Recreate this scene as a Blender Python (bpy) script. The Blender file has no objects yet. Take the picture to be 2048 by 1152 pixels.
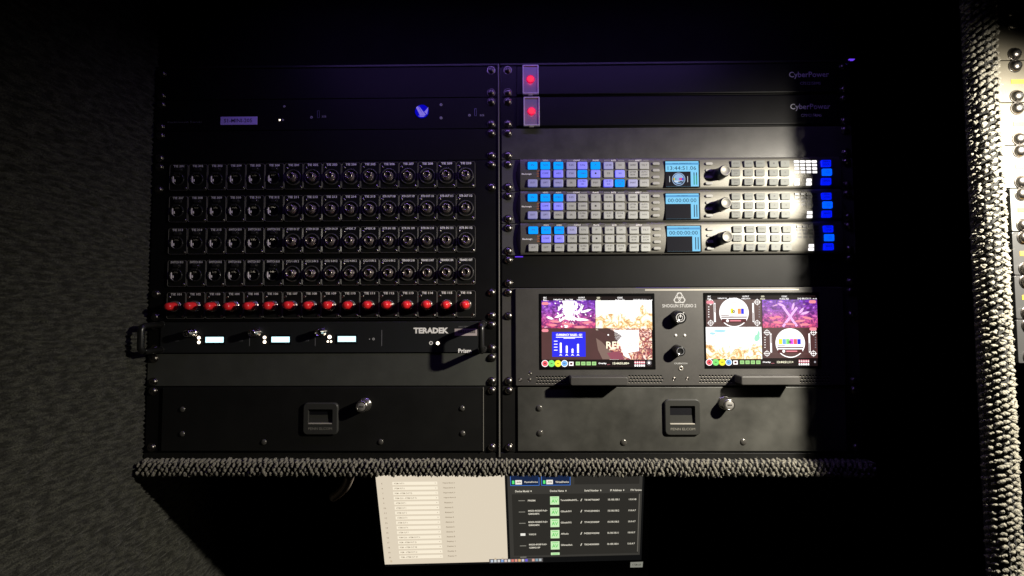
import bpy, bmesh, math, random
from mathutils import Vector, Matrix, noise
random.seed(7)
C = bpy.context.scene.collection
SC = bpy.context.scene
# ---------------------------------------------------------------- camera (fitted), world, lamps
# millimetre frame of the rack: X right, Z up, H out of the rack towards the camera; origin = top left screw column
F = 863.0
CAM = (11.986, -335.03, 591.4)          # X, Z, H in mm
R = [[0.99991868, -0.0036693, -0.01221369], [0.00415455, 0.99919326, 0.03994448], [0.01205727, -0.03999198, 0.99912725]]
cam = bpy.data.cameras.new('camera'); co = bpy.data.objects.new('camera', cam); C.objects.link(co)
cam.sensor_width = 36.0; cam.lens = 36.0 * F / 2048.0; cam.clip_start = 0.01; cam.clip_end = 50
m = Matrix.Identity(4)
for i in range(3):
    a, b, c = R[i]
    m[0][i], m[1][i], m[2][i] = a, -c, b
m[0][3], m[1][3], m[2][3] = CAM[0] / 1000, -CAM[2] / 1000, CAM[1] / 1000
co.matrix_world = m
SC.camera = co
w = bpy.data.worlds.new('World'); SC.world = w; w.use_nodes = True
w.node_tree.nodes['Background'].inputs[0].default_value = (0.5, 0.5, 0.8, 1)
w.node_tree.nodes['Background'].inputs[1].default_value = 0.0002
SC.view_settings.view_transform = 'Standard'; SC.view_settings.look = 'None'
SC.view_settings.exposure = 0; SC.view_settings.gamma = 1
SC.cycles.use_denoising = True
SC.cycles.sample_clamp_indirect = 3

def lampobj(name, kind, X, Z, H, target, power, color):
    l = bpy.data.lights.new(name, kind); l.energy = power; l.color = color
    o = bpy.data.objects.new(name, l); C.objects.link(o)
    o.location = (X / 1000, -H / 1000, Z / 1000)
    t = Vector((target[0] / 1000, -target[2] / 1000, target[1] / 1000))
    o.rotation_euler = (t - o.location).to_track_quat('-Z', 'Y').to_euler()
    return l
L = lampobj('work_lamp', 'SPOT', 577, -120, 345, (385, -600, 45), 52.0, (1.0, 0.93, 0.80))
L.spot_size = math.radians(144); L.spot_blend = 1.0; L.shadow_soft_size = 0.012
L2 = lampobj('violet_strip_lamp', 'AREA', 20, 105, 150, (20, -60, 40), 0.45, (0.34, 0.2, 1.0))
L2.shape = 'RECTANGLE'; L2.size = 0.66; L2.size_y = 0.012; L2.spread = math.radians(125)

# ---------------------------------------------------------------- helpers
def PX(u, v, h=0.0):                    # a measured point of the photograph on the plane H = h, in mm
    dx, dy, dz = (u - 1024) / F, (576 - v) / F, -1.0
    d = [R[0][i] * dx + R[1][i] * dy + R[2][i] * dz for i in range(3)]   # X, Z, H
    t = (h - CAM[2]) / d[2]
    return CAM[0] + t * d[0], CAM[1] + t * d[1]

MATS = {}
def mat(name, base=(0.02, 0.02, 0.02), rough=0.5, metal=0.0, emi=None, es=1.0, bump=0.0, bscale=2500, mott=0.0, mscale=30, spec=0.5, coat=0.0, trans=0.0, rvar=0.0, stretch=None):
    if name in MATS: return MATS[name]
    M = bpy.data.materials.new(name); M.use_nodes = True
    nt = M.node_tree; b = nt.nodes['Principled BSDF']; N = nt.nodes; K = nt.links
    b.inputs['Base Color'].default_value = (*base, 1)
    b.inputs['Roughness'].default_value = rough; b.inputs['Metallic'].default_value = metal
    b.inputs['Specular IOR Level'].default_value = spec
    b.inputs['Coat Weight'].default_value = coat
    b.inputs['Transmission Weight'].default_value = trans
    if emi:
        b.inputs['Emission Color'].default_value = (*emi, 1); b.inputs['Emission Strength'].default_value = es
    tc = N.new('ShaderNodeTexCoord'); src = tc.outputs['Object']
    if stretch:
        mp = N.new('ShaderNodeMapping'); mp.inputs['Scale'].default_value = stretch
        K.new(src, mp.inputs['Vector']); src = mp.outputs[0]
    if mott or rvar:
        n = N.new('ShaderNodeTexNoise'); n.inputs['Scale'].default_value = mscale; n.inputs['Detail'].default_value = 6
        n.inputs['Roughness'].default_value = 0.6
        K.new(src, n.inputs['Vector'])
        if mott:
            r = N.new('ShaderNodeMapRange'); r.inputs['From Min'].default_value = 0.3; r.inputs['From Max'].default_value = 0.7
            r.inputs['To Min'].default_value = 1 - mott; r.inputs['To Max'].default_value = 1 + mott
            K.new(n.outputs['Fac'], r.inputs['Value'])
            mx = N.new('ShaderNodeVectorMath'); mx.operation = 'SCALE'; mx.inputs[0].default_value = base
            K.new(r.outputs[0], mx.inputs['Scale']); K.new(mx.outputs[0], b.inputs['Base Color'])
        if rvar:
            r = N.new('ShaderNodeMapRange'); r.inputs['From Min'].default_value = 0.3; r.inputs['From Max'].default_value = 0.7
            r.inputs['To Min'].default_value = rough - rvar; r.inputs['To Max'].default_value = rough + rvar
            K.new(n.outputs['Fac'], r.inputs['Value']); K.new(r.outputs[0], b.inputs['Roughness'])
    if bump:
        n = N.new('ShaderNodeTexNoise'); n.inputs['Scale'].default_value = bscale; n.inputs['Detail'].default_value = 3
        K.new(src, n.inputs['Vector'])
        bp = N.new('ShaderNodeBump'); bp.inputs['Strength'].default_value = bump; bp.inputs['Distance'].default_value = 0.0004
        K.new(n.outputs['Fac'], bp.inputs['Height']); K.new(bp.outputs[0], b.inputs['Normal'])
    MATS[name] = M
    return M

def rr(x0, x1, z0, z1, r, n=4):
    r = min(r, (x1 - x0) / 2 - 1e-4, (z1 - z0) / 2 - 1e-4); p = []
    for cx, cz, a0 in ((x1 - r, z1 - r, 0), (x0 + r, z1 - r, 90), (x0 + r, z0 + r, 180), (x1 - r, z0 + r, 270)):
        for k in range(n + 1):
            a = math.radians(a0 + 90 * k / n); p.append((cx + r * math.cos(a), cz + r * math.sin(a)))
    return p

TXT = {}
def textmesh(s, bold=0.0):
    k = (s, bold)
    if k not in TXT:
        cu = bpy.data.curves.new('t', 'FONT'); cu.body = s; cu.resolution_u = 2; cu.offset = bold
        ob = bpy.data.objects.new('t', cu); C.objects.link(ob)
        me = bpy.data.meshes.new_from_object(ob)
        vs = [(v.co.x, v.co.y) for v in me.vertices]; fs = [tuple(p.vertices) for p in me.polygons]
        bpy.data.objects.remove(ob); bpy.data.meshes.remove(me); bpy.data.curves.remove(cu)
        x0 = min(v[0] for v in vs); x1 = max(v[0] for v in vs); y0 = min(v[1] for v in vs); y1 = max(v[1] for v in vs)
        TXT[k] = ([((v[0] - x0) / (x1 - x0), (v[1] - y0) / max(1e-6, y1 - y0)) for v in vs], fs)
    return TXT[k]

ICO = {}
def ico(sub):
    if sub not in ICO:
        bm = bmesh.new(); bmesh.ops.create_icosphere(bm, subdivisions=sub, radius=1)
        ICO[sub] = ([v.co.copy() for v in bm.verts], [tuple(v.index for v in f.verts) for f in bm.faces]); bm.free()
    return ICO[sub]

class MB:                               # collects shapes (mm frame X, Z, H) and links them as one mesh object
    def __init__(s): s.v = []; s.f = []; s.mi = []; s.sm = []; s.mats = []
    def m(s, M):
        if M not in s.mats: s.mats.append(M)
        return s.mats.index(M)
    def add(s, vs, fs, M, smooth=False):
        o = len(s.v); s.v += [(x / 1000, -h / 1000, z / 1000) for x, z, h in vs]
        k = s.m(M)
        for f in fs: s.f.append(tuple(i + o for i in f)); s.mi.append(k); s.sm.append(smooth)
    def loops(s, Ls, M, smooth=False, cap0=False, cap1=True):
        n = len(Ls[0]); vs = [p for l in Ls for p in l]; fs = []
        for a in range(len(Ls) - 1):
            for i in range(n):
                j = (i + 1) % n; fs.append((a * n + i, a * n + j, (a + 1) * n + j, (a + 1) * n + i))
        s.add(vs, fs, M, smooth)
        caps = []
        if cap0: caps.append(tuple(range(n))[::-1])
        if cap1: caps.append(tuple(range((len(Ls) - 1) * n, len(Ls) * n)))
        if caps:
            o = len(s.v) - len(vs); k = s.m(M)
            for c in caps: s.f.append(tuple(i + o for i in c)); s.mi.append(k); s.sm.append(False)
    def plate(s, x0, x1, z0, z1, hb, hf, M, r=0.0, ch=0.3, back=True):
        if x0 > x1: x0, x1 = x1, x0
        if z0 > z1: z0, z1 = z1, z0
        P = lambda d, h: [(x, z, h) for x, z in (rr(x0 + d, x1 - d, z0 + d, z1 - d, max(r - d, 0.05), 4) if r > 0 else [(x1 - d, z1 - d), (x0 + d, z1 - d), (x0 + d, z0 + d), (x1 - d, z0 + d)])]
        Ls = [P(0, hb), P(0, hf - ch)] + ([P(ch * 0.3, hf - ch * 0.3)] if r else []) + [P(ch, hf)]
        s.loops(Ls, M, False, back, True)
    def platepx(s, u0, v0, u1, v1, hb, hf, M, r=0.0, ch=0.3):
        a = PX(u0, v0, hf); b = PX(u1, v1, hf); s.plate(a[0], b[0], b[1], a[1], hb, hf, M, r, ch)
    def frame(s, x0, x1, z0, z1, t, hb, hf, M, r=1.0, ri=None):
        ri = max(r - t, 0.3) if ri is None else ri
        O = rr(x0, x1, z0, z1, r); I = rr(x0 + t, x1 - t, z0 + t, z1 - t, ri); c = min(0.25, t / 4)
        O2 = rr(x0 + c, x1 - c, z0 + c, z1 - c, max(r - c, 0.1)); I2 = rr(x0 + t - c, x1 - t + c, z0 + t - c, z1 - t + c, ri + c)
        L = [[(x, z, hb) for x, z in O], [(x, z, hf - c) for x, z in O], [(x, z, hf) for x, z in O2], [(x, z, hf) for x, z in I2], [(x, z, hf - c) for x, z in I], [(x, z, hb) for x, z in I]]
        s.loops(L, M, False, False, False)
    def cyl(s, x, z, h0, h1, r, M, n=24, r1=None, ch=0.0, smooth=True):
        r1 = r if r1 is None else r1
        c = lambda q, h: [(x + q * math.cos(2 * math.pi * i / n), z + q * math.sin(2 * math.pi * i / n), h) for i in range(n)]
        Ls = [c(r, h0), c(r1, h1 - ch)] + ([c(r1 - ch, h1)] if ch else [])
        s.loops(Ls, M, smooth, True, True)
    def ring(s, x, z, h0, h1, r, ri, M, n=28):
        c = lambda q, h: [(x + q * math.cos(2 * math.pi * i / n), z + q * math.sin(2 * math.pi * i / n), h) for i in range(n)]
        e = min(0.25, (r - ri) / 3)
        s.loops([c(r, h0), c(r, h1 - e), c(r - e, h1), c(ri + e, h1), c(ri, h1 - e), c(ri, h0)], M, True, False, False)
    def lathe(s, x, z, prof, M, n=24):
        c = lambda q, h: [(x + q * math.cos(2 * math.pi * i / n), z + q * math.sin(2 * math.pi * i / n), h) for i in range(n)]
        s.loops([c(q, h) for q, h in prof], M, True, False, True)
    def dome(s, x, z, h, r, ht, M, n=20, k=5):
        s.lathe(x, z, [(r * math.cos(a * math.pi / 2 / k), h + ht * math.sin(a * math.pi / 2 / k)) for a in range(k)] + [(r * 0.04, h + ht)], M, n)
    def quad(s, pts, M): s.add(pts, [tuple(range(len(pts)))], M)
    def rect(s, x0, x1, z0, z1, h, M): s.quad([(x0, z0, h), (x1, z0, h), (x1, z1, h), (x0, z1, h)], M)
    def rectpx(s, u0, v0, u1, v1, h, M, r=0):
        a = PX(u0, v0, h); b = PX(u1, v1, h)
        if r: s.quad([(x, z, h) for x, z in rr(a[0], b[0], b[1], a[1], r, 3)], M)
        else: s.rect(a[0], b[0], b[1], a[1], h, M)
    def polypx(s, pts, h, M): s.quad([(*PX(u, v, h), h) for u, v in pts], M)
    def discpx(s, u, v, r, h, M, ri=0.0, n=28):
        x, z = PX(u, v, h); k = PX(u + 1, v, h)[0] - x; R1 = r * k
        if ri:
            q = ri * k
            vs = [(x + R1 * math.cos(2 * math.pi * i / n), z + R1 * math.sin(2 * math.pi * i / n), h) for i in range(n)] + [(x + q * math.cos(2 * math.pi * i / n), z + q * math.sin(2 * math.pi * i / n), h) for i in range(n)]
            s.add(vs, [(i, (i + 1) % n, n + (i + 1) % n, n + i) for i in range(n)], M)
        else: s.quad([(x + R1 * math.cos(2 * math.pi * i / n), z + R1 * math.sin(2 * math.pi * i / n), h) for i in range(n)], M)
    def text(s, t, x, z, wd, ht, h, M, bold=0.0):
        vs, fs = textmesh(t, bold); s.add([(x + (a - 0.5) * wd, z + (b - 0.5) * ht, h) for a, b in vs], fs, M)
    def textpx(s, t, u, v, wd, ht, h, M, bold=0.0):
        x, z = PX(u, v, h); k = PX(u + 1, v, h)[0] - x; s.text(t, x, z, wd * k, ht * k, h, M, bold)
    def tube(s, pts, r, M, n=12):
        Ls = []; P = [Vector(p) for p in pts]
        for i, p in enumerate(P):
            d = (P[min(i + 1, len(P) - 1)] - P[max(i - 1, 0)]).normalized()
            a = d.cross(Vector((0.02, 0.3, 1))).normalized()
            if a.length < .5: a = d.cross(Vector((1, 0, 0))).normalized()
            b = d.cross(a)
            Ls.append([tuple(p + a * r * math.cos(2 * math.pi * k / n) + b * r * math.sin(2 * math.pi * k / n)) for k in range(n)])
        s.loops(Ls, M, True, True, True)
    def blob(s, c, ax, M, sub=1, jit=0.15):   # ax: three semi-axis vectors in (X, Z, H)
        V, Fs = ico(sub); o = random.random() * 50
        vs = []
        for v in V:
            k = 1 + jit * 2 * noise.noise(v * 1.7 + Vector((o, o, o)))
            vs.append(tuple(c[i] + k * (ax[0][i] * v.x + ax[1][i] * v.y + ax[2][i] * v.z) for i in range(3)))
        s.add(vs, Fs, M, True)
    def build(s, name, parent=None, label=None):
        me = bpy.data.meshes.new(name)
        loc = parent_world(parent) if parent else Vector((0, 0, 0))
        me.from_pydata([(x - loc.x, y - loc.y, z - loc.z) for x, y, z in s.v], [], s.f)
        for M in s.mats: me.materials.append(M)
        me.polygons.foreach_set('material_index', s.mi); me.polygons.foreach_set('use_smooth', s.sm)
        bm = bmesh.new(); bm.from_mesh(me); bmesh.ops.recalc_face_normals(bm, faces=bm.faces); bm.to_mesh(me); bm.free()
        me.update()
        o = bpy.data.objects.new(name, me); C.objects.link(o)
        if parent: o.parent = parent
        if label: o['label'] = label
        return o

def parent_world(p):
    v = Vector((0, 0, 0))
    while p: v += p.location; p = p.parent
    return v
def thing(name, X, Z, H, label, cat, group=None):
    o = bpy.data.objects.new(name, None); o.empty_display_size = 0.01; C.objects.link(o)
    o.location = (X / 1000, -H / 1000, Z / 1000); return tag(o, label, cat, group)
def tag(o, label, cat, group=None):
    o['label'] = label; o['category'] = cat
    if group: o['group'] = group
    return o
def struct(o): o['kind'] = 'structure'; return o

# ---------------------------------------------------------------- materials
BLK = mat('powder_black', (0.005, 0.005, 0.0047), 0.55, spec=.12, bump=0.25, mott=0.15)
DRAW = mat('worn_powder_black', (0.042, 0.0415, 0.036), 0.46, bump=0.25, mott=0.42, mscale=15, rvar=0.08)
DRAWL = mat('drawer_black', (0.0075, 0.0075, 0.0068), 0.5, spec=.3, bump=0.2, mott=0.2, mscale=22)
BLANKG = mat('blank_olive_black', (0.048, 0.05, 0.043), 0.5, bump=0.2, mott=0.12, mscale=40)
BLANKS = mat('blank_satin', (0.046, 0.045, 0.041), 0.38, spec=.4, bump=0.35, mott=0.25, mscale=40, bscale=900)
PWR = mat('power_black', (0.003, 0.003, 0.0034), 0.45, spec=.16, bump=0.15, mott=0.2)
RAIL = mat('rail_black', (0.008, 0.0078, 0.0072), 0.45, spec=.3, bump=0.2, mott=0.2)
MONB = mat('monitor_black', (0.046, 0.0435, 0.040), 0.5, spec=.4, bump=0.3, mott=0.12, mscale=50)
PATCH = mat('patch_black', (0.004, 0.004, 0.004), 0.5, spec=.18, bump=0.2, mott=0.2)
CONN = mat('connector_black', (0.009, 0.0095, 0.009), 0.35, spec=.3, bump=0.1)
CONG = mat('connector_gloss', (0.02, 0.02, 0.02), 0.15)
VOID = mat('void_black', (0.0015, 0.0015, 0.0015), 0.95, spec=0.1)
NICK = mat('nickel', (0.55, 0.51, 0.46), 0.25, 0.6, bump=0.05)
DNICK = mat('dark_nickel', (0.30, 0.28, 0.26), 0.28, 1.0, bump=0.08, bscale=3000)
SCR = mat('screw_black_nickel', (0.20, 0.185, 0.17), 0.30, 1.0, bump=0.1, bscale=3000)
RECESS = mat('screw_recess', (0.006, 0.006, 0.006), 0.5)
CHROME = mat('chrome', (0.8, 0.79, 0.75), 0.12, 1.0)
EDGE = mat('label_holder_edge', (0.10, 0.095, 0.085), 0.3, bump=0.05)
WHITE = mat('white_print', (0.9, 0.89, 0.86), 0.6)
GREYP = mat('grey_print', (0.36, 0.36, 0.36), 0.6)
DIMP = mat('dim_print', (0.16, 0.16, 0.17), 0.6)
INK = mat('dark_ink', (0.02, 0.02, 0.02), 0.6)
RED = mat('red_rubber', (0.82, 0.025, 0.03), 0.28, bump=0.08, bscale=1200, coat=0.3)
CONS = mat('brushed_metal', (0.118, 0.114, 0.10), 0.5, 0.7, bump=0.25, bscale=260, stretch=(1, 6, 14), mott=0.06, mscale=120)
EAR = mat('console_ear', (0.055, 0.054, 0.056), 0.5, bump=0.25, mott=0.1)
KEY = mat('key_grey', (0.34, 0.35, 0.325), 0.65, spec=0.2, mott=0.06, mscale=60)
KEYR = mat('key_smoke', (0.14, 0.147, 0.136), 0.6, spec=0.2, mott=0.06, mscale=60)
OVAL = mat('key_oval', (0.28, 0.28, 0.26), 0.6, spec=0.2)
KNOB = mat('knob_black', (0.012, 0.012, 0.014), 0.35)
KCAP = mat('knob_cap', (0.22, 0.215, 0.19), 0.45, 0.3)
def em(name, c, s=1.0): return mat('light_' + name, (0.004, 0.004, 0.004), 0.6, emi=c, es=s, spec=0.04)
E_BLUE = em('cyan_blue', (0.0, 0.30, 1.0), 1.25)
E_PURP = mat('key_strong_spill', (0.22, 0.23, 0.38), 0.5, emi=(0.09, 0.09, 1.0), es=0.75)  # blue spill from lit neighbour keys put in as emission
E_PAL = mat('key_faint_spill', (0.28, 0.29, 0.36), 0.5, emi=(0.15, 0.16, 0.75), es=0.30)  # fainter neighbour spill, put into colour and emission
E_DBLUE = mat('key_deep_blue', (0.02, 0.02, 0.12), 0.4, emi=(0.0, 0.01, 1.0), es=0.95)
E_MBLUE = em('mid_blue', (0.0, 0.09, 1.0), 1.4)
E_WHITE = em('white', (1.0, 0.97, 0.97), 1.5)
E_CYANW = em('cyan_white', (0.62, 0.95, 1.0), 1.7)
E_WARM = em('warm_led', (1.0, 0.84, 0.66), 4)
E_RED = em('neon_red', (1.0, 0.02, 0.05), 2.2)
E_VIO = em('violet_glint', (0.16, 0.05, 0.95), 0.9)

# ---------------------------------------------------------------- setting: niche walls, divider, bottom ledge
def carpet(name, base, streak):
    M = bpy.data.materials.new(name); M.use_nodes = True; nt = M.node_tree; N = nt.nodes; K = nt.links
    b = N['Principled BSDF']; b.inputs['Roughness'].default_value = 0.95; b.inputs['Specular IOR Level'].default_value = 0.15
    b.inputs['Sheen Weight'].default_value = 0.15; b.inputs['Sheen Roughness'].default_value = 0.5
    tc = N.new('ShaderNodeTexCoord')
    n = N.new('ShaderNodeTexNoise'); n.inputs['Scale'].default_value = 700; n.inputs['Detail'].default_value = 4
    K.new(tc.outputs['Object'], n.inputs['Vector'])
    r = N.new('ShaderNodeMapRange'); r.inputs['From Min'].default_value = 0.3; r.inputs['From Max'].default_value = 0.7
    r.inputs['To Min'].default_value = 0.3; r.inputs['To Max'].default_value = 1.7; K.new(n.outputs['Fac'], r.inputs['Value'])
    mx = N.new('ShaderNodeVectorMath'); mx.operation = 'SCALE'; mx.inputs[0].default_value = base
    K.new(r.outputs[0], mx.inputs['Scale']); K.new(mx.outputs[0], b.inputs['Base Color'])
    bp = N.new('ShaderNodeBump'); bp.inputs['Strength'].default_value = 0.9; bp.inputs['Distance'].default_value = 0.0012
    if streak:
        mp = N.new('ShaderNodeMapping'); mp.inputs['Scale'].default_value = streak; K.new(tc.outputs['Object'], mp.inputs['Vector'])
        v = N.new('ShaderNodeTexNoise'); v.inputs['Scale'].default_value = 1; v.inputs['Detail'].default_value = 3
        K.new(mp.outputs[0], v.inputs['Vector'])
        bp.inputs['Distance'].default_value = 0.002
        ad = N.new('ShaderNodeMath'); ad.operation = 'ADD'; ad.inputs[1].default_value = 0
        m2 = N.new('ShaderNodeMath'); m2.operation = 'MULTIPLY'; m2.inputs[1].default_value = 0.35
        K.new(n.outputs['Fac'], m2.inputs[0]); K.new(v.outputs['Fac'], ad.inputs[0]); K.new(m2.outputs[0], ad.inputs[1])
        r2 = N.new('ShaderNodeMapRange'); r2.inputs['From Min'].default_value = 0.4; r2.inputs['From Max'].default_value = 0.62
        r2.inputs['To Min'].default_value = 0.55; r2.inputs['To Max'].default_value = 1.45; K.new(v.outputs['Fac'], r2.inputs['Value'])
        mm = N.new('ShaderNodeMath'); mm.operation = 'MULTIPLY'; K.new(r.outputs[0], mm.inputs[0]); K.new(r2.outputs[0], mm.inputs[1])  # shade in the gaps between loops is painted into the colour
        K.new(mm.outputs[0], mx.inputs['Scale'])
        K.new(ad.outputs[0], bp.inputs['Height'])
    else: K.new(n.outputs['Fac'], bp.inputs['Height'])
    K.new(bp.outputs[0], b.inputs['Normal'])
    return M
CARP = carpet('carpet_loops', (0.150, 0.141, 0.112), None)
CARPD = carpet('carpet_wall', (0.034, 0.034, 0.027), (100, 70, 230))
CARPB = carpet('carpet_core', (0.01, 0.01, 0.009), None)

LW, RW = -500.5, 480.5                  # side walls of the niche
b = MB(); b.plate(-900, 800, 3, 560, -40, -6, mat('upper_board', (0.002, 0.002, 0.0022), 0.95, spec=.1, mott=0.3), ch=0.1); struct(b.build('upper_wall'))
b = MB(); b.plate(-900, 800, -1150, -565, -430, -400, VOID, ch=0.1); struct(b.build('cavity_wall'))
b = MB(); b.plate(-900, 900, -1180, -1150, -430, 600, VOID, ch=0.1); struct(b.build('floor'))
# left side wall: a relief of fibre rows
def left_wall():
    b = MB(); nz, nh = 560, 190; z0, z1, h0, h1 = -960.0, 420.0, -300.0, 330.0
    vs = []
    for i in range(nz + 1):
        z = z0 + (z1 - z0) * i / nz
        for j in range(nh + 1):
            h = h0 + (h1 - h0) * j / nh
            q = noise.noise(Vector((z / 3.0, h / 10, 0))) * 2.2 + noise.noise(Vector((z / 14, h / 22, 4))) * 0.8 + noise.noise(Vector((z / 2.2, h / 4, 9))) * 1.1
            vs.append((LW + q * 1.25 + 2.0 * math.sin(z * 2 * math.pi / 6.2 + 1.1 * math.sin(h / 19) + 1.5 * noise.noise(Vector((z / 40, h / 30, 2)))), z, h))
    fs = [(i * (nh + 1) + j, i * (nh + 1) + j + 1, (i + 1) * (nh + 1) + j + 1, (i + 1) * (nh + 1) + j) for i in range(nz) for j in range(nh)]
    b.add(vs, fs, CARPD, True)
    b.plate(LW - 25, LW - 4, z0, z1, h0, h1, CARPB, ch=0.1)
    return struct(b.build('side_wall'))
left_wall()

def loops_on(b, path, length_axis, a0, a1, pitch_a, pitch_s, size, lean, el=1.22, ew=0.66):
    # path(s) -> (point2d, normal2d) in the cross-section; length runs along the given axis ('X' or 'Z')
    total, fn = path; ns = int(total / pitch_s); n = int((a1 - a0) / pitch_a)
    for i in range(n):
        for j in range(ns):
            sft = 0.5 * (j % 2)
            a = a0 + (i + 0.5 + sft) * pitch_a + random.uniform(-.13, .13) * pitch_a
            sp = (j + 0.5) * pitch_s + random.uniform(-.1, .1) * pitch_s
            (p, q), (nx, nz), (tx, tz) = fn(sp)
            g = size * random.uniform(0.74, 1.2); le = lean + random.uniform(-0.28, 0.28)
            lift = random.uniform(-0.5, 0.3)
            if length_axis == 'X':      # cross-section is (Z, H)
                c = (a, p + nx * lift, q + nz * lift)
                A = (1, 0, 0); T = (0, tx, tz); Nn = (0, nx, nz)
            else:                       # cross-section is (X, H)
                c = (p + nx * lift, a, q + nz * lift)
                A = (0, 1, 0); T = (tx, 0, tz); Nn = (nx, 0, nz)
            ct, st = math.cos(le), math.sin(le)
            e1 = tuple((T[k] * ct + A[k] * st) * g * el for k in range(3))
            e2 = tuple((A[k] * ct - T[k] * st) * g * ew for k in range(3))
            e3 = tuple(Nn[k] * g * 0.8 for k in range(3))
            if random.random() < 0.3:    # stray fibre
                d = [Nn[k] * random.uniform(.2, 1) + A[k] * random.uniform(-1, 1) + T[k] * random.uniform(-1, 1) for k in range(3)]
                l_ = random.uniform(2.5, 5.5); wv = [A[k] * .13 + T[k] * .08 for k in range(3)]; p0 = [c[k] + Nn[k] * g * .5 for k in range(3)]
                p1 = [p0[k] + d[k] * l_ * .5 for k in range(3)]; p2 = [p1[k] + d[k] * l_ * .3 - Nn[k] * l_ * .25 + T[k] * .6 for k in range(3)]
                b.add([tuple(p0), tuple(p0[k] + wv[k] for k in range(3)), tuple(p1[k] + wv[k] for k in range(3)), tuple(p1), tuple(p2)], [(0, 1, 2, 3), (3, 2, 4)], CARP, True)
            for kk in range(3):          # a tuft of three twisted ply ends
                fr = (kk - 1) * 0.42; wv = 0.66 if kk != 1 else 0.82
                cc = tuple(c[k] + e1[k] * fr + e2[k] * random.uniform(-.14, .14) + e3[k] * random.uniform(-.15, .15) for k in range(3))
                b.blob(cc, tuple(tuple(x_ * wv * f_ for x_ in e) for e, f_ in ((e1, 1.0), (e2, 1.12), (e3, 1.2))), CARP, 1, 0.36)

def path_round(p0, p1, q1, r, r2=None):
    # profile: up the side at p0 from q=0 to q1-r, quarter turn, across to p1-r, quarter turn, back down. returns (total, fn)
    L1 = q1 - r; L2 = math.pi * r / 2; L3 = abs(p1 - p0) - 2 * r; sg = 1 if p1 > p0 else -1
    tot = L1 * 2 + L2 * 2 + L3
    def fn(s):
        if s < L1: return (p0, s), (-sg, 0), (0, 1)
        s -= L1
        if s < L2:
            a = s / r; return (p0 + sg * r * (1 - math.cos(a)), q1 - r + r * math.sin(a)), (-sg * math.cos(a), math.sin(a)), (sg * math.sin(a), math.cos(a))
        s -= L2
        if s < L3: return (p0 + sg * (r + s), q1), (0, 1), (sg, 0)
        s -= L3
        if s < L2:
            a = s / r; return (p1 - sg * r * (1 - math.sin(a)), q1 - r + r * math.cos(a)), (sg * math.sin(a), math.cos(a)), (sg * math.cos(a), -math.sin(a))
        s -= L2
        return (p1, q1 - r - s), (sg, 0), (0, -1)
    return tot, fn
# ledge under the racks
ZT, ZB = PX(1024, 919, 4)[1] - 1.5, PX(1024, 955, 15)[1] + 1.5
b = MB(); b.plate(LW + 6, RW + 2, ZB, ZT, -60, 13, CARPB, ch=2)
loops_on(b, (lambda t: (t[0] - 2, lambda s: t[1](s)))(path_round(ZT, ZB, 15, 5)), 'X', LW + 4, RW + 2, 7.1, 6.0, 3.6, -0.1, 1.15, 0.62)
tag(b.build('carpeted_ledge'), 'long rounded ledge covered in looped grey carpet under both equipment racks', 'ledge')
# divider between this niche and the next bay
DX0, DX1, DH = 475.5, 500.0, 163
b = MB(); b.plate(DX0 + 5, DX1 - 3, -980, 330, -60, DH - 3, CARPB, ch=4)
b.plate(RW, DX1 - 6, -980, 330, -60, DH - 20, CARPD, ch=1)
def dpath():
    t, f = path_round(DX0, DX1, DH, 10)
    s0 = DH - 10 - 5; return t - s0 - (DH - 10) + 6, lambda s: f(s + s0)
loops_on(b, dpath(), 'Z', -960, 320, 6.9, 5.6, 2.9, 0.55, 1.15, 0.78)
struct(b.build('divider_wall'))

# ---------------------------------------------------------------- racks
U = 44.45
def uz(k): return -(k - 1) * U           # top of unit k
RX0, RX1 = -8.8, 473.8                   # right rack panel edges
LX0, LX1 = -497.1, -14.5
SR, SL = (0.0, 465.1), (-488.3, -23.2)

SCREW = {}
def screw_mesh(r=5.4):
    if r in SCREW: return SCREW[r]
    b = MB(); b.cyl(0, 0, 0, 0.7, r + 0.5, SCR, 20, ch=0.2)
    b.dome(0, 0, 0.7, r * 0.92, r * 0.62, SCR, 22, 6)
    for a in (0.4, 0.4 + math.pi / 2):
        c, s = math.cos(a), math.sin(a); L_, W_ = r * 0.36, r * 0.09
        b.quad([(c * L_ * i - s * W_ * j, s * L_ * i + c * W_ * j, 0.7 + r * 0.62 + 0.03 - abs(i) * 0.0) for i, j in ((-1, -1), (1, -1), (1, 1), (-1, 1))], RECESS)
    o = b.build('screw'); me = o.data; bpy.data.objects.remove(o); SCREW[r] = me; return me
def screw(parent, X, Z, H=0.0, r=5.4, name='screw'):
    o = bpy.data.objects.new(name, screw_mesh(r)); C.objects.link(o); o.parent = parent
    o.location = Vector((X / 1000, -H / 1000, Z / 1000)) - parent_world(parent)
    o.rotation_euler = (0, random.uniform(0, 1.5), 0); return o
def screws(parent, side, k0, k1, H=0.0):
    for X in (SR if side == 'R' else SL):
        screw(parent, X, uz(k0) - 6.35, H); screw(parent, X, uz(k1) - 38.1, H)

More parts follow.
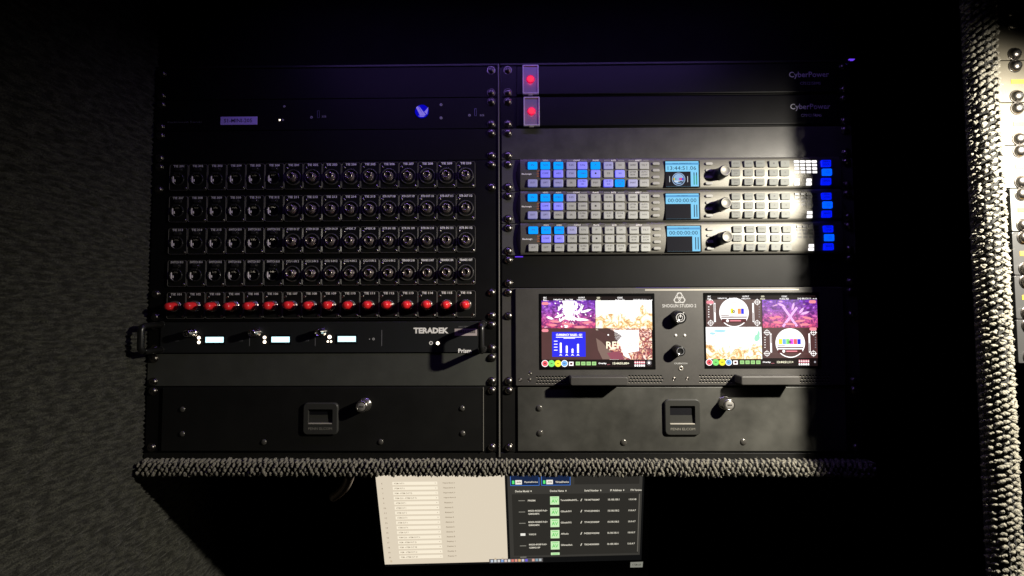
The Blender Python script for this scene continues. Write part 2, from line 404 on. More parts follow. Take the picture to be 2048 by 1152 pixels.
def rack(name, X0, X1, label):
    t = thing(name, (X0 + X1) / 2, -12 * U, -10, label, 'equipment rack', 'equipment racks')
    for xa, xb in ((X0 - 2.4, X0 + 17), (X1 - 17, X1 + 2.4)):
        b = MB(); b.plate(xa, xb, -12 * U - 9, 2, -9, -3.4, RAIL, ch=0.5); b.build('rail', t)
    b = MB(); b.plate(X0 - 2.4, X1 + 2.4, -12 * U - 9.6, -12 * U - 0.9, -9, -0.5, RAIL, ch=0.6); b.build('bottom_bar', t)
    b = MB(); b.plate(X0 - 2.4, X1 + 2.4, 0.9, 4.5, -9, -0.5, RAIL, ch=0.6); b.build('top_bar', t)
    b = MB(); b.plate(X0, X1, -12 * U, 2, -30, -24, VOID, ch=0.1); b.build('rear_panel', t)
    return t
lr = rack('equipment_rack', LX0, LX1, 'black steel rack on the left, holding the rows of connector sockets')
b = MB(); b.plate(LX1 + 0.6, LX1 + 2.6, -12 * U - 6, 2, -3.2, 2.2, mat('side_flange', (0.12, 0.115, 0.10), 0.35, bump=0.2), ch=0.5); b.build('side_flange', lr)
rkr = rack('equipment_rack', RX0, RX1, 'black steel rack on the right, holding the lit screens and button panels')
EPS = 0.45
def panel(side, k0, k1, M, name, label, cat, group=None, H=0.0, sc=True, slots=True):
    X0, X1 = (RX0, RX1) if side == 'R' else (LX0, LX1)
    t = thing(name, (X0 + X1) / 2, uz(k1 + 1) + 0.5, H, label, cat, group)
    b = MB(); b.plate(X0, X1, uz(k1 + 1) + EPS, uz(k0) - EPS, -3, H, M, r=1.2, ch=0.35); b.build('faceplate', t)
    if sc: screws(t, side, k0, k1, H)
    return t
BG = 'blank panels filling empty rack spaces'
panel('L', 1, 1, BLK, 'blank_panel', 'unlit black blank panel at the very top of the left rack', 'blank panel', BG)
panel('L', 3, 3, BLK, 'blank_panel', 'unlit black blank panel directly above the rows of connector sockets', 'blank panel', BG)
panel('L', 10, 10, BLANKG, 'blank_panel', 'grey black blank panel with a long handle shadow, above the left drawer', 'blank panel', BG)
panel('R', 3, 3, BLANKS, 'blank_panel', 'violet tinted blank panel turning bright at its right, above the button consoles', 'blank panel', BG)
panel('R', 7, 7, BLK, 'blank_panel', 'dark blank panel between the lowest button console and the twin screen recorder', 'blank panel', BG)

# ---- power units
for k, v in ((1, 158), (2, 222)):
    t = panel('R', k, k, PWR, 'power_unit', 'topmost black power unit with a glowing red rocker switch' if k == 1 else 'second black power unit down, red switch, glossy lower edge', 'power unit', 'rack power units')
    cu = 1061 if k == 1 else 1063
    b = MB(); a0 = PX(1030, v, 3)[0]; b.plate(a0 + 2, RX1 - 20, uz(k + 1) + 1.6, uz(k) - 1.6, 0.01, 2.6, PWR, r=0.8, ch=1.4); b.build('front_cover', t)
    b = MB()
    COV = mat('switch_cover_clear', (0.22, 0.2, 0.26), 0.3, coat=0.3)
    COVF = mat('switch_cover_rim', (0.5, 0.48, 0.52), 0.3)
    x0, z1 = PX(cu - 16, v - 28.5, 7); x1, z0 = PX(cu + 16.5, v + 29, 7)
    b.plate(x0 + 0.6, x1 - 0.6, z0 + 0.6, z1 - 0.6, 2.6, 5.6, COV, r=0.8, ch=0.3)
    b.frame(x0, x1, z0, z1, 1.7, 2.6, 7, COVF, 0.8)
    xm, _ = PX(cu, v, 7); b.plate(xm - 3.2, xm + 3.2, z0 - 1.2, z0 + 0.1, 3, 6, COVF, r=0.4, ch=0.2)
    sw = b.build('power_switch', t)
    gl = bpy.data.lights.new('neon_glow', 'POINT'); gl.energy = 0.0022; gl.color = (1, .03, .06); gl.shadow_soft_size = .002
    go = bpy.data.objects.new('neon_glow', gl); C.objects.link(go); gx, gz = PX(cu, v, 11); go.location = (gx / 1000, -.012, gz / 1000)
    b = MB(); x, z = PX(cu, v, 6.2)
    b.dome(x, z, 5.6, 6.2, 1.4, mat('neon_glow_rim', (0.3, 0.02, 0.1), 0.4, emi=(1.0, 0.005, 0.06), es=0.45), 24)
    b.dome(x, z, 6.2, 4.3, 1.8, E_RED, 24); b.build('neon_lamp', sw)
    b = MB(); b.textpx('CyberPower', 1618 if k == 1 else 1620.5, v - 7.5, 80, 15, 2.75, GREYP, 0.012); b.textpx('CPS1215RMS', 1621 if k == 1 else 1622.5, v + 8.5, 41, 6, 2.75, DIMP if k == 1 else GREYP, 0.01)
    b.build('lettering', t)

# ---- button consoles
def console(k, dy, dx, data, label):
    t = thing('button_console', 230, uz(k + 1) + 0.5, 0, label, 'button console', 'button consoles with small screens')
    zt, zb = uz(k) - 0.4, uz(k + 1) + 0.4
    b = MB(); b.plate(RX0, RX1, zb, zt, -3, 0, EAR, r=1.5, ch=0.4); b.build('faceplate', t)
    # curved grips beside the body
    b = MB(); Xl = PX(1041, 400, 5)[0]; Xr = PX(1682, 400, 5)[0]
    n = 14; L_ = []
    for i in range(n + 1):
        z = zt - 0.6 + (zb - zt + 1.2) * i / n; q = math.sin(math.pi * i / n)
        L_.append([(Xl - 0.5 - 0.2, z, 0.0), (Xl - 0.5 - 5.5 * q, z, 0.02 + 0.2), (Xl - 0.5, z, 4.5)])
    vs = [p for l in L_ for p in l]
    b.add(vs, [(3 * i + j, 3 * i + j + 1, 3 * i + 4 + j, 3 * i + 3 + j) for i in range(n) for j in range(2)], EAR, True)
    b.build('side_grip', t)
    # body with gently bowed front
    b = MB(); n = 12; Ls = []
    prof = [(zt, 0.0), (zt, 3.6)]
    for i in range(n + 1):
        s = i / n; z = zt - 0.4 - (zt - zb - 0.8) * s
        prof.append((z, 4.2 + 2.3 * (1 - (2 * s - 1) ** 2)))
    prof += [(zb, 3.6), (zb, 0.0)]
    vs = [(X, z, h) for X in (Xl, Xr) for z, h in prof]; m_ = len(prof)
    b.add(vs, [(i, i + 1, m_ + i + 1, m_ + i) for i in range(m_ - 1)], CONS, True)
    b.quad([(Xl, z, h) for z, h in prof], CONS); b.quad([(Xr, z, h) for z, h in prof], CONS)
    b.build('body', t)
    screws(t, 'R', k, k)
    H = 6.3
    def key(u, v, wd, ht, M, txt='', r=1.3, name='button', hh=2.0):
        q = MB(); q.platepx(u - wd / 2, v - ht / 2, u + wd / 2, v + ht / 2, 3.2, H + hh, M, r, 0.55); q.build(name, t)
        if txt:
            ll = txt.split('|')
            for i, s_ in enumerate(ll):
                let.textpx(s_, u, v + (i - (len(ll) - 1) / 2) * 5.6 - 0.8, min(wd * 0.62, 2.9 * len(s_) + 0.5), 3.4, H + hh + 0.06, INK)
    let = MB(); gap = MB()
    cols, rows, names = data['cols'], data['rows'], data['names']
    for r_ in range(3):
        for c_ in range(10):
            if c_ == 0 and r_ == 1: continue
            st = data['lit'][r_][c_]
            M = {'B': E_BLUE, 'p': E_PURP, 'l': E_PAL, '.': KEY}[st]
            key(cols[c_], rows[r_], 19.2, 14.6, M, names[r_][c_])
            gap = MB(); gap.platepx(cols[c_] - 10.8, rows[r_] - 8.4, cols[c_] + 10.8, rows[r_] + 8.6, 3, H + 0.35, mat('key_well', (0.03, 0.03, 0.035), 0.5), 1.6, 0.1); (gap.build('button_surround', t) if st == 'B' else None)
    for v in data['ov']:
        for u in (data['ovl'], data['ovr']): key(u, v, 14.5, 5.6, OVAL, r=1.9, hh=1.6)
    for r_ in range(3):
        for c_ in range(5): key(data['rc'][c_], data['rr'][r_], 18.6, 13.4, KEYR, RN[r_][c_])
    for r_ in range(3):
        key(data['bb'][r_], data['br'][r_], 19.6, 13.6, E_MBLUE if r_ == 1 else E_DBLUE, ('MENU|LOCK', '', 'REMOTE')[r_] if r_ != 1 else '')
    let.discpx(data['bb'][1] + 1, data['br'][1], 3, H + 2.08, mat('power_mark', (0, 0, 0.1), 0.5, emi=(0, 0.02, 0.35), es=1), 2.2)
    # headings
    for u, s_, wd in ((1090.8, 'VIDEO', 11), (1116.8, 'AUDIO', 11), (1153.5, 'FORMAT', 14), (1191.3, 'FRAME', 12), (1227, 'RATE', 9), (1276.5, 'ASPECT', 13)):
        let.textpx(s_, u + dx, data['rows'][0] - 10, wd, 2.9, H - 1.0, WHITE, 0.01)
    for u0, u1 in ((1134, 1174), (1208, 1248), (1257, 1297)):
        let.rectpx(u0 + dx, rows[0] - 10.6, (u0 + u1) / 2 - 8 + dx, rows[0] - 10.0, H - 1.0, GREYP); let.rectpx((u0 + u1) / 2 + 8 + dx, rows[0] - 10.6, u1 + dx, rows[0] - 10.0, H - 1.0, GREYP)
    let.textpx('Blackmagic', 1053.5 + dx, rows[1] + 1, 20, 4, H + 0.4, WHITE, 0.02); let.textpx('design', 1070 + dx, rows[1] + 1, 10, 3, H + 0.4, DIMP)
    ORG = mat('orange_print', (0.5, 0.16, 0.05), 0.6, emi=(0.6, 0.2, 0.05), es=0.12)
    for i in range(3): let.textpx('000', 1076 + dx * 0.4, rows[1] - 5 + i * 5, 5, 3.2, H + 0.4, ORG)
    # LED cells
    for c_ in range(4):
        for r_ in range(4):
            q = MB(); u, v = data['cells'][0] + 11.85 * c_, data['cells'][1] + 7.0 * r_
            q.platepx(u - 4.7 + .3 * r_, v - 2.3, u + 4.7 + .3 * r_, v + 2.3, 3, H + 0.2, E_WHITE if data['on'] else mat('dead_cell', (0.03, 0.03, 0.03), 0.4), 0.4, 0.1); q.build('indicator_light', t)
    for u, v, on in data['low']:
        q = MB(); q.platepx(u - 5.1, v - 2.9, u + 5.1, v + 2.9, 3, H + 0.2, E_WHITE if on else mat('dead_cell', (0.03, 0.03, 0.03), 0.4), 0.4, 0.1); q.build('indicator_light', t)
    for v in (data['cells'][1] - 6, data['cells'][1] + 30.5): let.textpx('AUDIO LEVELS', data['cells'][0] + 20, v, 22, 2.6, H - 0.4, DIMP)
    # display
    u0, v0 = data['lcd']
    q = MB(); q.platepx(u0 - 1.5, v0 - 1.5, u0 + 70, v0 + 51.5, 3, H + 0.9, mat('lcd_bezel', (0.004, 0.004, 0.004), 0.3, spec=.1), 0.6, 0.3); ds = q.build('display', t)
    q = MB(); h_ = H + 1.0
    LC = em('lcd_cyan', (0.22, 0.62, 0.92), 1.05); LB = em('lcd_blue', (0.10, 0.36, 0.68), 1.0); LK = em('lcd_black', (0.004, 0.004, 0.01), 1); LT = em('lcd_text', (0.01, 0.04, 0.08), 1)
    q.rectpx(u0, v0, u0 + 67, v0 + 50, h_, LC); q.rectpx(u0, v0 + 3, u0 + 67, v0 + 6.6, h_ + .05, LB)
    q.textpx(data['title'], u0 + 33, v0 + 4, 4.2 * len(data['title']) * 0.55, 2.6, h_ + .1, LT)
    q.textpx(data['time'], u0 + 33, v0 + 13.3, 57, 7.8, h_ + .1, LT)
    q.rectpx(u0, v0 + 20.5, u0 + 51, v0 + 50, h_ + .05, LK)
    for i in range(2):
        q.rectpx(u0 + 56.3 + i * 5, v0 + 22, u0 + 58.5 + i * 5, v0 + 46.5, h_ + .08, LK)
        if data['on']: q.rectpx(u0 + 56.3 + i * 5, v0 + 28, u0 + 58.7 + i * 5, v0 + 46.5, h_ + .12, em('meter_green', (0.02, 0.32, 0.16), 1))
    if data['on']:
        cu, cv = u0 + 26.5, v0 + 35.5
        q.discpx(cu, cv, 13.2, h_ + .1, em('pat_ring', (0.35, 0.5, 0.75), 1), 11.8); q.discpx(cu, cv - 0.5, 10.5, h_ + .1, em('pat_disc', (0.30, 0.48, 0.75), 1))
        for x_, c_ in ((-9, (0.7, 0.5, 0.1)), (-6, (0.1, 0.4, 0.5)), (2, (0.5, 0.1, 0.5)), (5, (0.8, 0.05, 0.1)), (8.2, (0.03, 0.05, 0.7))):
            q.rectpx(cu + x_ - 1.6, cv - 2.5, cu + x_ + 1.6, cv + 2, h_ + .15, em('pat%d' % (x_ * 10), c_, 1))
        q.rectpx(cu - 9, cv + 3.4, cu + 2, cv + 5, h_ + .15, em('pat_w', (0.8, 0.85, 0.9), 1)); q.rectpx(cu - 1, cv + 4.2, cu + 8, cv + 7, h_ + .15, LK)
        for s_ in (-1, 1): q.rectpx(cu + s_ * 18 - .6, cv - 6, cu + s_ * 18 + .6, cv + 6, h_ + .15, em('pat_w', (0.8, 0.85, 0.9), 1))
    q.build('screen', ds)
    # knob
    ku, kv = data['knob']; x, z = PX(ku, kv, 23)
    q = MB(); q.cyl(x, z, 5.5, 7.2, 8.6, CONS, 30, ch=0.4)
    q.lathe(x, z, [(7.9, 7.0), (7.9, 19.8), (7.6, 21.8), (6.9, 22.5)], KNOB, 36); kn = q.build('knob', t)
    q = MB(); q.lathe(x, z, [(6.8, 22.3), (6.6, 23.1), (6.0, 23.2), (5.6, 22.7), (0.1, 22.6)], KCAP, 36); q.build('cap', kn)
    let.build('lettering', t)
    return t
NM = [['IN', 'SDI', 'EMBED', '525', '576', 'P', '23.98', '24', 'ANAMRPH', 'TILT'], ['', 'COMP', 'AES', '720', '1080', 'I', '25', '30', 'LETTER|BOX', 'AUTO|ZOOM'], ['OUT', 'OPT', 'ANALG', '2K', 'ULTRA|HD', 'PSF', '29.97|50', '59.94|60', 'SMART', 'ADJ']]
RN = [['VIDEO', 'NAME', 'MENU', '1', '2'], ['MENU|UP', 'SET', 'PROC', '3', '4'], ['MENU|DN', 'TEST|GEN', 'FREEZE', '5', '6']]
c0 = [1065.2, 1090.8, 1116.8, 1142.5, 1165.2, 1191.3, 1217, 1239.9, 1265.9, 1288.7]
console(4, 0, 0, dict(cols=c0, rows=[330.8, 347.3, 365.9], names=NM, lit=['BBBlpBl...', '.pplBp.p..', 'lll.p.pBl.'],
    ov=[327, 340.4, 354, 366.4], ovl=1312.3, ovr=1418.5, lcd=(1330.8, 322.8), knob=(1451, 340.7), rc=[1471.7, 1497.7, 1520.8, 1547.7, 1570.3], rr=[327.4, 345.2, 363.3],
    bb=[1653, 1654.9, 1653.5], br=[326.5, 343.9, 362.4], cells=(1593.2, 323), on=True, low=[(1594.6, 360, 1), (1594.6, 367.3, 1), (1618.4, 360, 1), (1618.4, 367.3, 1)], title='Input 1080p59.94', time='13:44:51.06'),
    'top button console, 13:44:51.06 and a test circle on its little screen')
console(5, 65, 0, dict(cols=c0, rows=[395, 412.4, 430.1], names=NM, lit=['BBBl......', '.pp.......', 'll........'],
    ov=[391.6, 405, 418, 430.7], ovl=1312.5, ovr=1418.8, lcd=(1331.3, 387.4), knob=(1452.7, 405.4), rc=[1472.4, 1498.2, 1521.6, 1549, 1572], rr=[392.8, 410.7, 428.6],
    bb=[1654, 1656, 1654.8], br=[392, 409.5, 427.6], cells=(1594.5, 388), on=False, low=[(1619.8, 425.1, 1), (1619.8, 432.7, 1)], title='No Signal', time='00:00:00:00'),
    'middle button console of three, 00:00:00:00 above a violet tinted dark screen')
console(6, 130, 1.4, dict(cols=[1066.5, 1092.2, 1118.4, 1144, 1167.2, 1193.2, 1219, 1241.8, 1268.2, 1291.5], rows=[460.2, 477.5, 495.4], names=NM, lit=['BBBl......', '.pp.......', '..........'],
    ov=[458, 470.6, 483.6, 496.6], ovl=1314.6, ovr=1421, lcd=(1334, 452.3), knob=(1455.2, 473), rc=[1475.5, 1501.2, 1524.7, 1551.6, 1574.7], rr=[458.4, 475.8, 494],
    bb=[1657.6, 1659.4, 1658.4], br=[457.6, 475, 493.2], cells=(1598, 453), on=False, low=[(1623, 491.1, 1), (1623, 498.2, 1)], title='No Signal', time='00:00:00:00'),
    'lowest button console of three, 00:00:00:00 above a plain black screen')

# ---- twin screen recorder, units 8 to 10
t = panel('R', 8, 10, MONB, 'screen_recorder', 'wide black recorder with two colourful screens either side of two round knobs', 'video recorder', sc=False)
screws(t, 'R', 8, 10)
for X in SR: screw(t, X, PX(1018, 632)[1])
HB = 4.0
b = MB(); X0 = PX(1031, 670, HB)[0]; X1 = RX1 - 22; b.plate(X0, X1, uz(11) + 0.9, uz(8) - 0.9, 0.01, HB, MONB, r=1.5, ch=0.7)
b.build('body', t)
b = MB(); b.rectpx(1290, 578.6, 1598, 580.2, HB + .05, mat('edge_highlight', (0.35, 0.33, 0.28), 0.35)); b.build('lit_top_edge', t)  # lit part of the top edge painted on as a pale line

def grad_mat(name, kind):
    M = bpy.data.materials.new(name); M.use_nodes = True; nt = M.node_tree; N = nt.nodes; K = nt.links
    bs = N['Principled BSDF']; bs.inputs['Base Color'].default_value = (0.01, 0.01, 0.01, 1); bs.inputs['Roughness'].default_value = 0.3
    tc = N.new('ShaderNodeTexCoord'); sp = N.new('ShaderNodeSeparateXYZ'); K.new(tc.outputs['Generated'], sp.inputs[0])
    def ramp(src, pts):
        r = N.new('ShaderNodeValToRGB'); e = r.color_ramp.elements
        e[0].position, e[0].color = pts[0][0], (*pts[0][1], 1); e[1].position, e[1].color = pts[-1][0], (*pts[-1][1], 1)
        for p, c in pts[1:-1]:
            q = e.new(p); q.color = (*c, 1)
        K.new(src, r.inputs[0]); return r.outputs[0]
    def mix(a, b_, f, op='MIX'):
        x = N.new('ShaderNodeMix'); x.data_type = 'RGBA'; x.blend_type = op
        for i, s in ((6, a), (7, b_)):
            if isinstance(s, tuple): x.inputs[i].default_value = (*s, 1)
            else: K.new(s, x.inputs[i])
        if isinstance(f, float): x.inputs[0].default_value = f
        else: K.new(f, x.inputs[0])
        return x.outputs[2]
    def nz(sc, det=4, kind_='N', st=None):
        mp = N.new('ShaderNodeMapping'); mp.inputs['Scale'].default_value = st or (1, 1, 1); K.new(tc.outputs['Object'], mp.inputs[0])
        n = N.new('ShaderNodeTexNoise' if kind_ == 'N' else 'ShaderNodeTexVoronoi'); n.inputs['Scale'].default_value = sc
        if kind_ == 'N': n.inputs['Detail'].default_value = det; n.inputs['Distortion'].default_value = 1.2
        if kind_ == 'E': n.feature = 'DISTANCE_TO_EDGE'
        K.new(mp.outputs[0], n.inputs['Vector']); return n.outputs[0]
    if kind == 'reef':
        c = ramp(sp.outputs[2], [(0, (0.95, 0.12, 0.2)), (0.35, (0.9, 0.15, 0.5)), (0.6, (0.5, 0.12, 0.7)), (1, (0.25, 0.05, 0.75))])
        c = mix(c, (0.06, 0.01, 0.12), ramp(nz(170, 6), [(0.38, (0, 0, 0)), (0.62, (0.85, 0.85, 0.85))]))
        e = nz(190, kind_='E', st=(0.6, 1, 1.3)); c = mix(c, (1.0, 0.55, 0.75), ramp(e, [(0.05, (0, 0, 0)), (0.30, (0.0, 0, 0)), (0.42, (0.8, 0.8, 0.8))]))
        c = mix((0.12, 0.01, 0.16), c, ramp(e, [(0.0, (0.2, 0.2, 0.2)), (0.09, (1, 1, 1))]))
        es = 1.1
    elif kind == 'sand':
        n = nz(95, 8); c = ramp(n, [(0.36, (1, 0.97, 0.9)), (0.46, (0.95, 0.62, 0.25)), (0.5, (0.45, 0.2, 0.06)), (0.54, (0.95, 0.66, 0.33)), (0.63, (1, 0.93, 0.8))])
        m_ = N.new('ShaderNodeMath'); m_.operation = 'SUBTRACT'; K.new(nz(34, 3), m_.inputs[0]); m2 = N.new('ShaderNodeMath'); m2.operation = 'MULTIPLY'; m2.inputs[1].default_value = 0.62; K.new(sp.outputs[2], m2.inputs[0]); K.new(m2.outputs[0], m_.inputs[1])
        c = mix((1, 1, 0.98), c, ramp(m_.outputs[0], [(0.16, (0, 0, 0)), (0.22, (1, 1, 1))])); es = 1.35
    elif kind == 'battle':
        n = nz(130, 5); c = ramp(n, [(0.34, (1, 1, 1)), (0.42, (1, 0.75, 0.45)), (0.48, (0.5, 0.08, 0.08)), (0.54, (0.08, 0.03, 0.06)), (0.6, (0.9, 0.4, 0.3)), (0.68, (1, 0.9, 0.8))]); es = 1.15
    else:
        c = mix((0.10, 0.045, 0.04), (0.16, 0.06, 0.06), nz(30)); es = 0.75
    K.new(c, bs.inputs['Emission Color']); bs.inputs['Emission Strength'].default_value = es
    return M
REEF, SAND, BATT, DUSK = grad_mat('picture_reef', 'reef'), grad_mat('picture_sand', 'sand'), grad_mat('picture_battle', 'battle'), grad_mat('picture_dusk', 'dusk')
PW = em('pix_white', (1, 0.97, 0.95), 1.5); PB = em('pix_black', (0.012, 0.006, 0.006), 1); PBL = em('pix_blue', (0.03, 0.03, 0.85), 1.1)
PRD = em('pix_red', (0.95, 0.12, 0.15), 1.1); PG = em('pix_green', (0.25, 0.85, 0.2), 1.1); PY = em('pix_yellow', (0.95, 0.9, 0.05), 1.1); PC = em('pix_sky', (0.2, 0.5, 0.95), 1.1)
PPK = em('pix_pink', (0.95, 0.3, 0.36), 1.1); PLG = em('pix_pale_green', (0.45, 0.8, 0.3), 1.1); PDG = em('pix_dim', (0.22, 0.12, 0.11), 1); PLP = em('pix_lilac', (0.85, 0.5, 0.9), 1.2); POR = em('pix_orange', (0.95, 0.35, 0.12), 1.1)
PMG = em('pix_magenta', (0.9, 0.1, 0.9), 1.1); PGY = em('pix_grey', (0.4, 0.38, 0.42), 1); PYW = em('pix_cream', (1, 0.95, 0.7), 1.3); PDR = em('pix_dark_red', (0.12, 0.03, 0.03), 1)

def screen(u0, v0, u1, v1, parent):
    q = MB(); q.platepx(u0 - 5, v0 - 6, u1 + 7, v1 + 5, HB - .5, HB + 0.5, mat('glass_black', (0.004, 0.004, 0.004), 0.08), 0.8, 0.2); s_ = q.build('display', parent)
    q = MB(); q.rectpx(u0, v0, u1, v1, HB + 0.55, PB); q.build('screen', s_); return s_
def tile(par, u0, v0, u1, v1, M, name='picture', h=HB + 0.62):
    q = MB(); q.rectpx(u0, v0, u1, v1, h, M); return q.build(name, par)
H1, H2, H3 = HB + 0.72, HB + 0.78, HB + 0.84
def bars(q, u0, v0, tc):
    for i, (s_, du) in enumerate((('SRC|Ext', 7), ('1080p59.94', 33), ('Rec.709', 55), ('OUTPUT|1080p59.94', 80), ('SSD|None', 114), ('CODEC|ProRes 422', 157))):
        for j, l in enumerate(s_.split('|')): q.textpx(l, u0 + du, v0 + 1 + 4.6 * j + (4 if '|' not in s_ else 0), min(18, 2.2 * len(l)), 3.2, H2, PW if i != 4 else PYW, 0.02)
    q.textpx('[=] 00:13.11 : o o', u0 + 203, v0 + 5.5, 38, 4, H2, PW, 0.02)
    for i, M in enumerate((PRD, PG, PY, PC)):
        q.discpx(u0 + 7 + i * 13, v0 + 132.5, 6.7, H1, PW if i in (0, 3) else M); q.discpx(u0 + 7 + i * 13, v0 + 132.5, 5.6, H2, M)
        if i in (0,): q.discpx(u0 + 7 + i * 13, v0 + 132.5, 1.8, H3, PDR)
        else: q.textpx(('', '>', '<<', 'o-')[i], u0 + 7 + i * 13, v0 + 132.5, 4.5, 3, H3, PDR, 0.03)
    q.rectpx(u0 + 55, v0 + 129, u0 + 64, v0 + 137, H1, PW); q.rectpx(u0 + 57, v0 + 131, u0 + 62, v0 + 135, H2, PDR)
    for i in range(4): q.rectpx(u0 + 68.5 + i * 10.8, v0 + 129, u0 + 77 + i * 10.8, v0 + 136, H1, PLG); q.rectpx(u0 + 70 + i * 10.8, v0 + 130.5, u0 + 75.5 + i * 10.8, v0 + 134.5, H2, em('pix_mid_green', (0.3, 0.6, 0.2), 1))
    q.textpx('Overlay', u0 + 122, v0 + 132.5, 16, 4, H2, PW, 0.03); q.textpx('....', u0 + 134, v0 + 134.5, 6, 1.2, H2, PPK)
    q.textpx(tc, u0 + 159, v0 + 132.5, 33, 5.2, H2, PYW, 0.03)
    for i in range(5):
        q.rectpx(u0 + 186 + i * 4.4, v0 + 127.5, u0 + 189.2 + i * 4.4, v0 + 133.5, H1, PPK); q.rectpx(u0 + 186 + i * 4.4, v0 + 134.5, u0 + 189.2 + i * 4.4, v0 + 138.5, H1, PW)
        q.rectpx(u0 + 186 + i * 4.4, v0 + 129.5, u0 + 189.2 + i * 4.4, v0 + 131, H2, PW)
s1 = screen(1083, 593.5, 1304.5, 734, t)
tile(s1, 1083, 601, 1191, 656.5, REEF); tile(s1, 1191, 601, 1304.5, 660, SAND)
tile(s1, 1083, 656.5, 1222, 719, DUSK, 'menu'); tile(s1, 1217, 656.5, 1304.5, 719, BATT)
q = MB()
random.seed(11)
for i in range(150):                    # white burst of ragged splashes over the reef picture
    a = random.gauss(0, 1); d = abs(random.gauss(0, 1))
    u = 1138 + a * (8 + d * 4); v = 624 + random.gauss(0, 14)
    if not (1085 < u < 1190 and 602 < v < 655): continue
    l = random.uniform(1.5, 6) * max(.35, 1 - abs(u - 1138) / 60); th = random.uniform(-1.2, 1.2) + (0 if v > 635 else 1.2)
    c, s_ = math.cos(th), math.sin(th); wv = random.uniform(.5, 1.7)
    q.polypx([(u + l * x_ * c - y_ * s_, min(655.5, max(601.5, v + l * x_ * s_ + y_ * c))) for x_, y_ in ((-1, random.uniform(-.6, .6)), (-.4, wv), (.4, wv * random.uniform(.5, 1)), (1, 0), (.3, -wv), (-.5, -wv * .7))], H2 if i % 3 else H1, PW if (i % 9 or v < 630) else PPK)
q.polypx([(1123, 601.5), (1150, 601.5), (1147, 609), (1152, 618), (1144, 626), (1146, 637), (1136, 640), (1131, 632), (1127, 622), (1129, 612)], H1, PW)
for u, v, a, l in ((1160, 620, -.9, 13), (1172, 622, -.3, 12), (1152, 612, -1.6, 9), (1118, 632, 2.8, 10), (1165, 639, .1, 14), (1110, 643, .1, 12), (1175, 645, -.1, 12), (1160, 654, 0, 14), (1136, 648, 0.1, 14), (1106, 650, 0, 10), (1120, 616, 2.2, 8), (1129, 636, 2.6, 14), (1150, 637, .4, 14), (1100, 636, .3, 8)):
    c, s = math.cos(a), math.sin(a); q.polypx([(u + l * x_ * c - y_ * s, v + l * x_ * s + y_ * c) for x_, y_ in ((-1, 0), (-.4, 2.4), (.4, 2.2), (1, 0), (.4, -2.2), (-.4, -2.4))], H3, PW if v < 640 else PPK)
for v in (607, 661): q.discpx(1086.5, v, 3, H3, PPK); q.discpx(1094, v, 3, H3, PPK); q.rectpx(1086.5, v - 3, 1094, v + 3, H3 + .02, PPK)
q.rectpx(1104, 664, 1171.5, 713.5, H1, PBL)
q.textpx('CURRENCY SALES - Q1', 1138, 670, 52, 5, H2, PW, 0.04); q.rectpx(1112, 673.8, 1165, 675, H2, PW); q.rectpx(1127, 676, 1150, 677, H2, PW)
for i in range(4): q.rectpx(1108, 681.6 + i * 6, 1115, 683 + i * 6, H2, PW)
for u, tp in ((1121.5, 687), (1133.5, 693), (1145, 699), (1156, 689.5)):
    q.rectpx(u - 1.9, tp, u + 1.9, 706, H2, PW); q.discpx(u, tp, 1.9, H3, PW); q.textpx('A', u, 709.7, 6, 3.2, H2, PW, 0.05)
q.textpx('REPLAY', 1246, 690, 67, 14, H2, PYW, 0.02)
q.polypx([(1191, 656.6), (1216, 656.6), (1232, 664), (1244, 672), (1232, 686), (1222, 690), (1217, 680), (1212, 668)], H1, em('pix_shadow', (0.10, 0.05, 0.045), 1))
q.polypx([(1192, 676), (1204, 684), (1216, 698), (1230, 712), (1234, 718.5), (1205, 718.5), (1196, 700)], H1, em('pix_beige', (0.26, 0.17, 0.14), 1))
q.polypx([(1228, 660), (1278, 660), (1278, 702), (1256, 706), (1262, 718), (1248, 712), (1240, 690), (1230, 676)], H1, PW)
q.polypx([(1214, 706), (1238, 702), (1250, 718.8), (1222, 718.8)], H2, em('pix_rose', (0.35, 0.09, 0.13), 1))
for i in range(22):
    u, v = random.uniform(1228, 1278), random.uniform(660, 700); l = random.uniform(1, 3.2); a = random.uniform(0, 3)
    q.polypx([(u, v), (u + l * math.cos(a), v + l * math.sin(a)), (u + l * .5, v + 1)], H2, (PGY, POR, PY, PDR)[i % 4])
q.discpx(1216.5, 669.8, 1.6, H2, PW)
bars(q, 1083, 594.5, '13:44:51;00+'); q.discpx(1298, 725.5, 4.6, H1, PGY, 3.8); q.discpx(1298, 725.5, 2.4, H1, PW); q.build('graphics', s1)

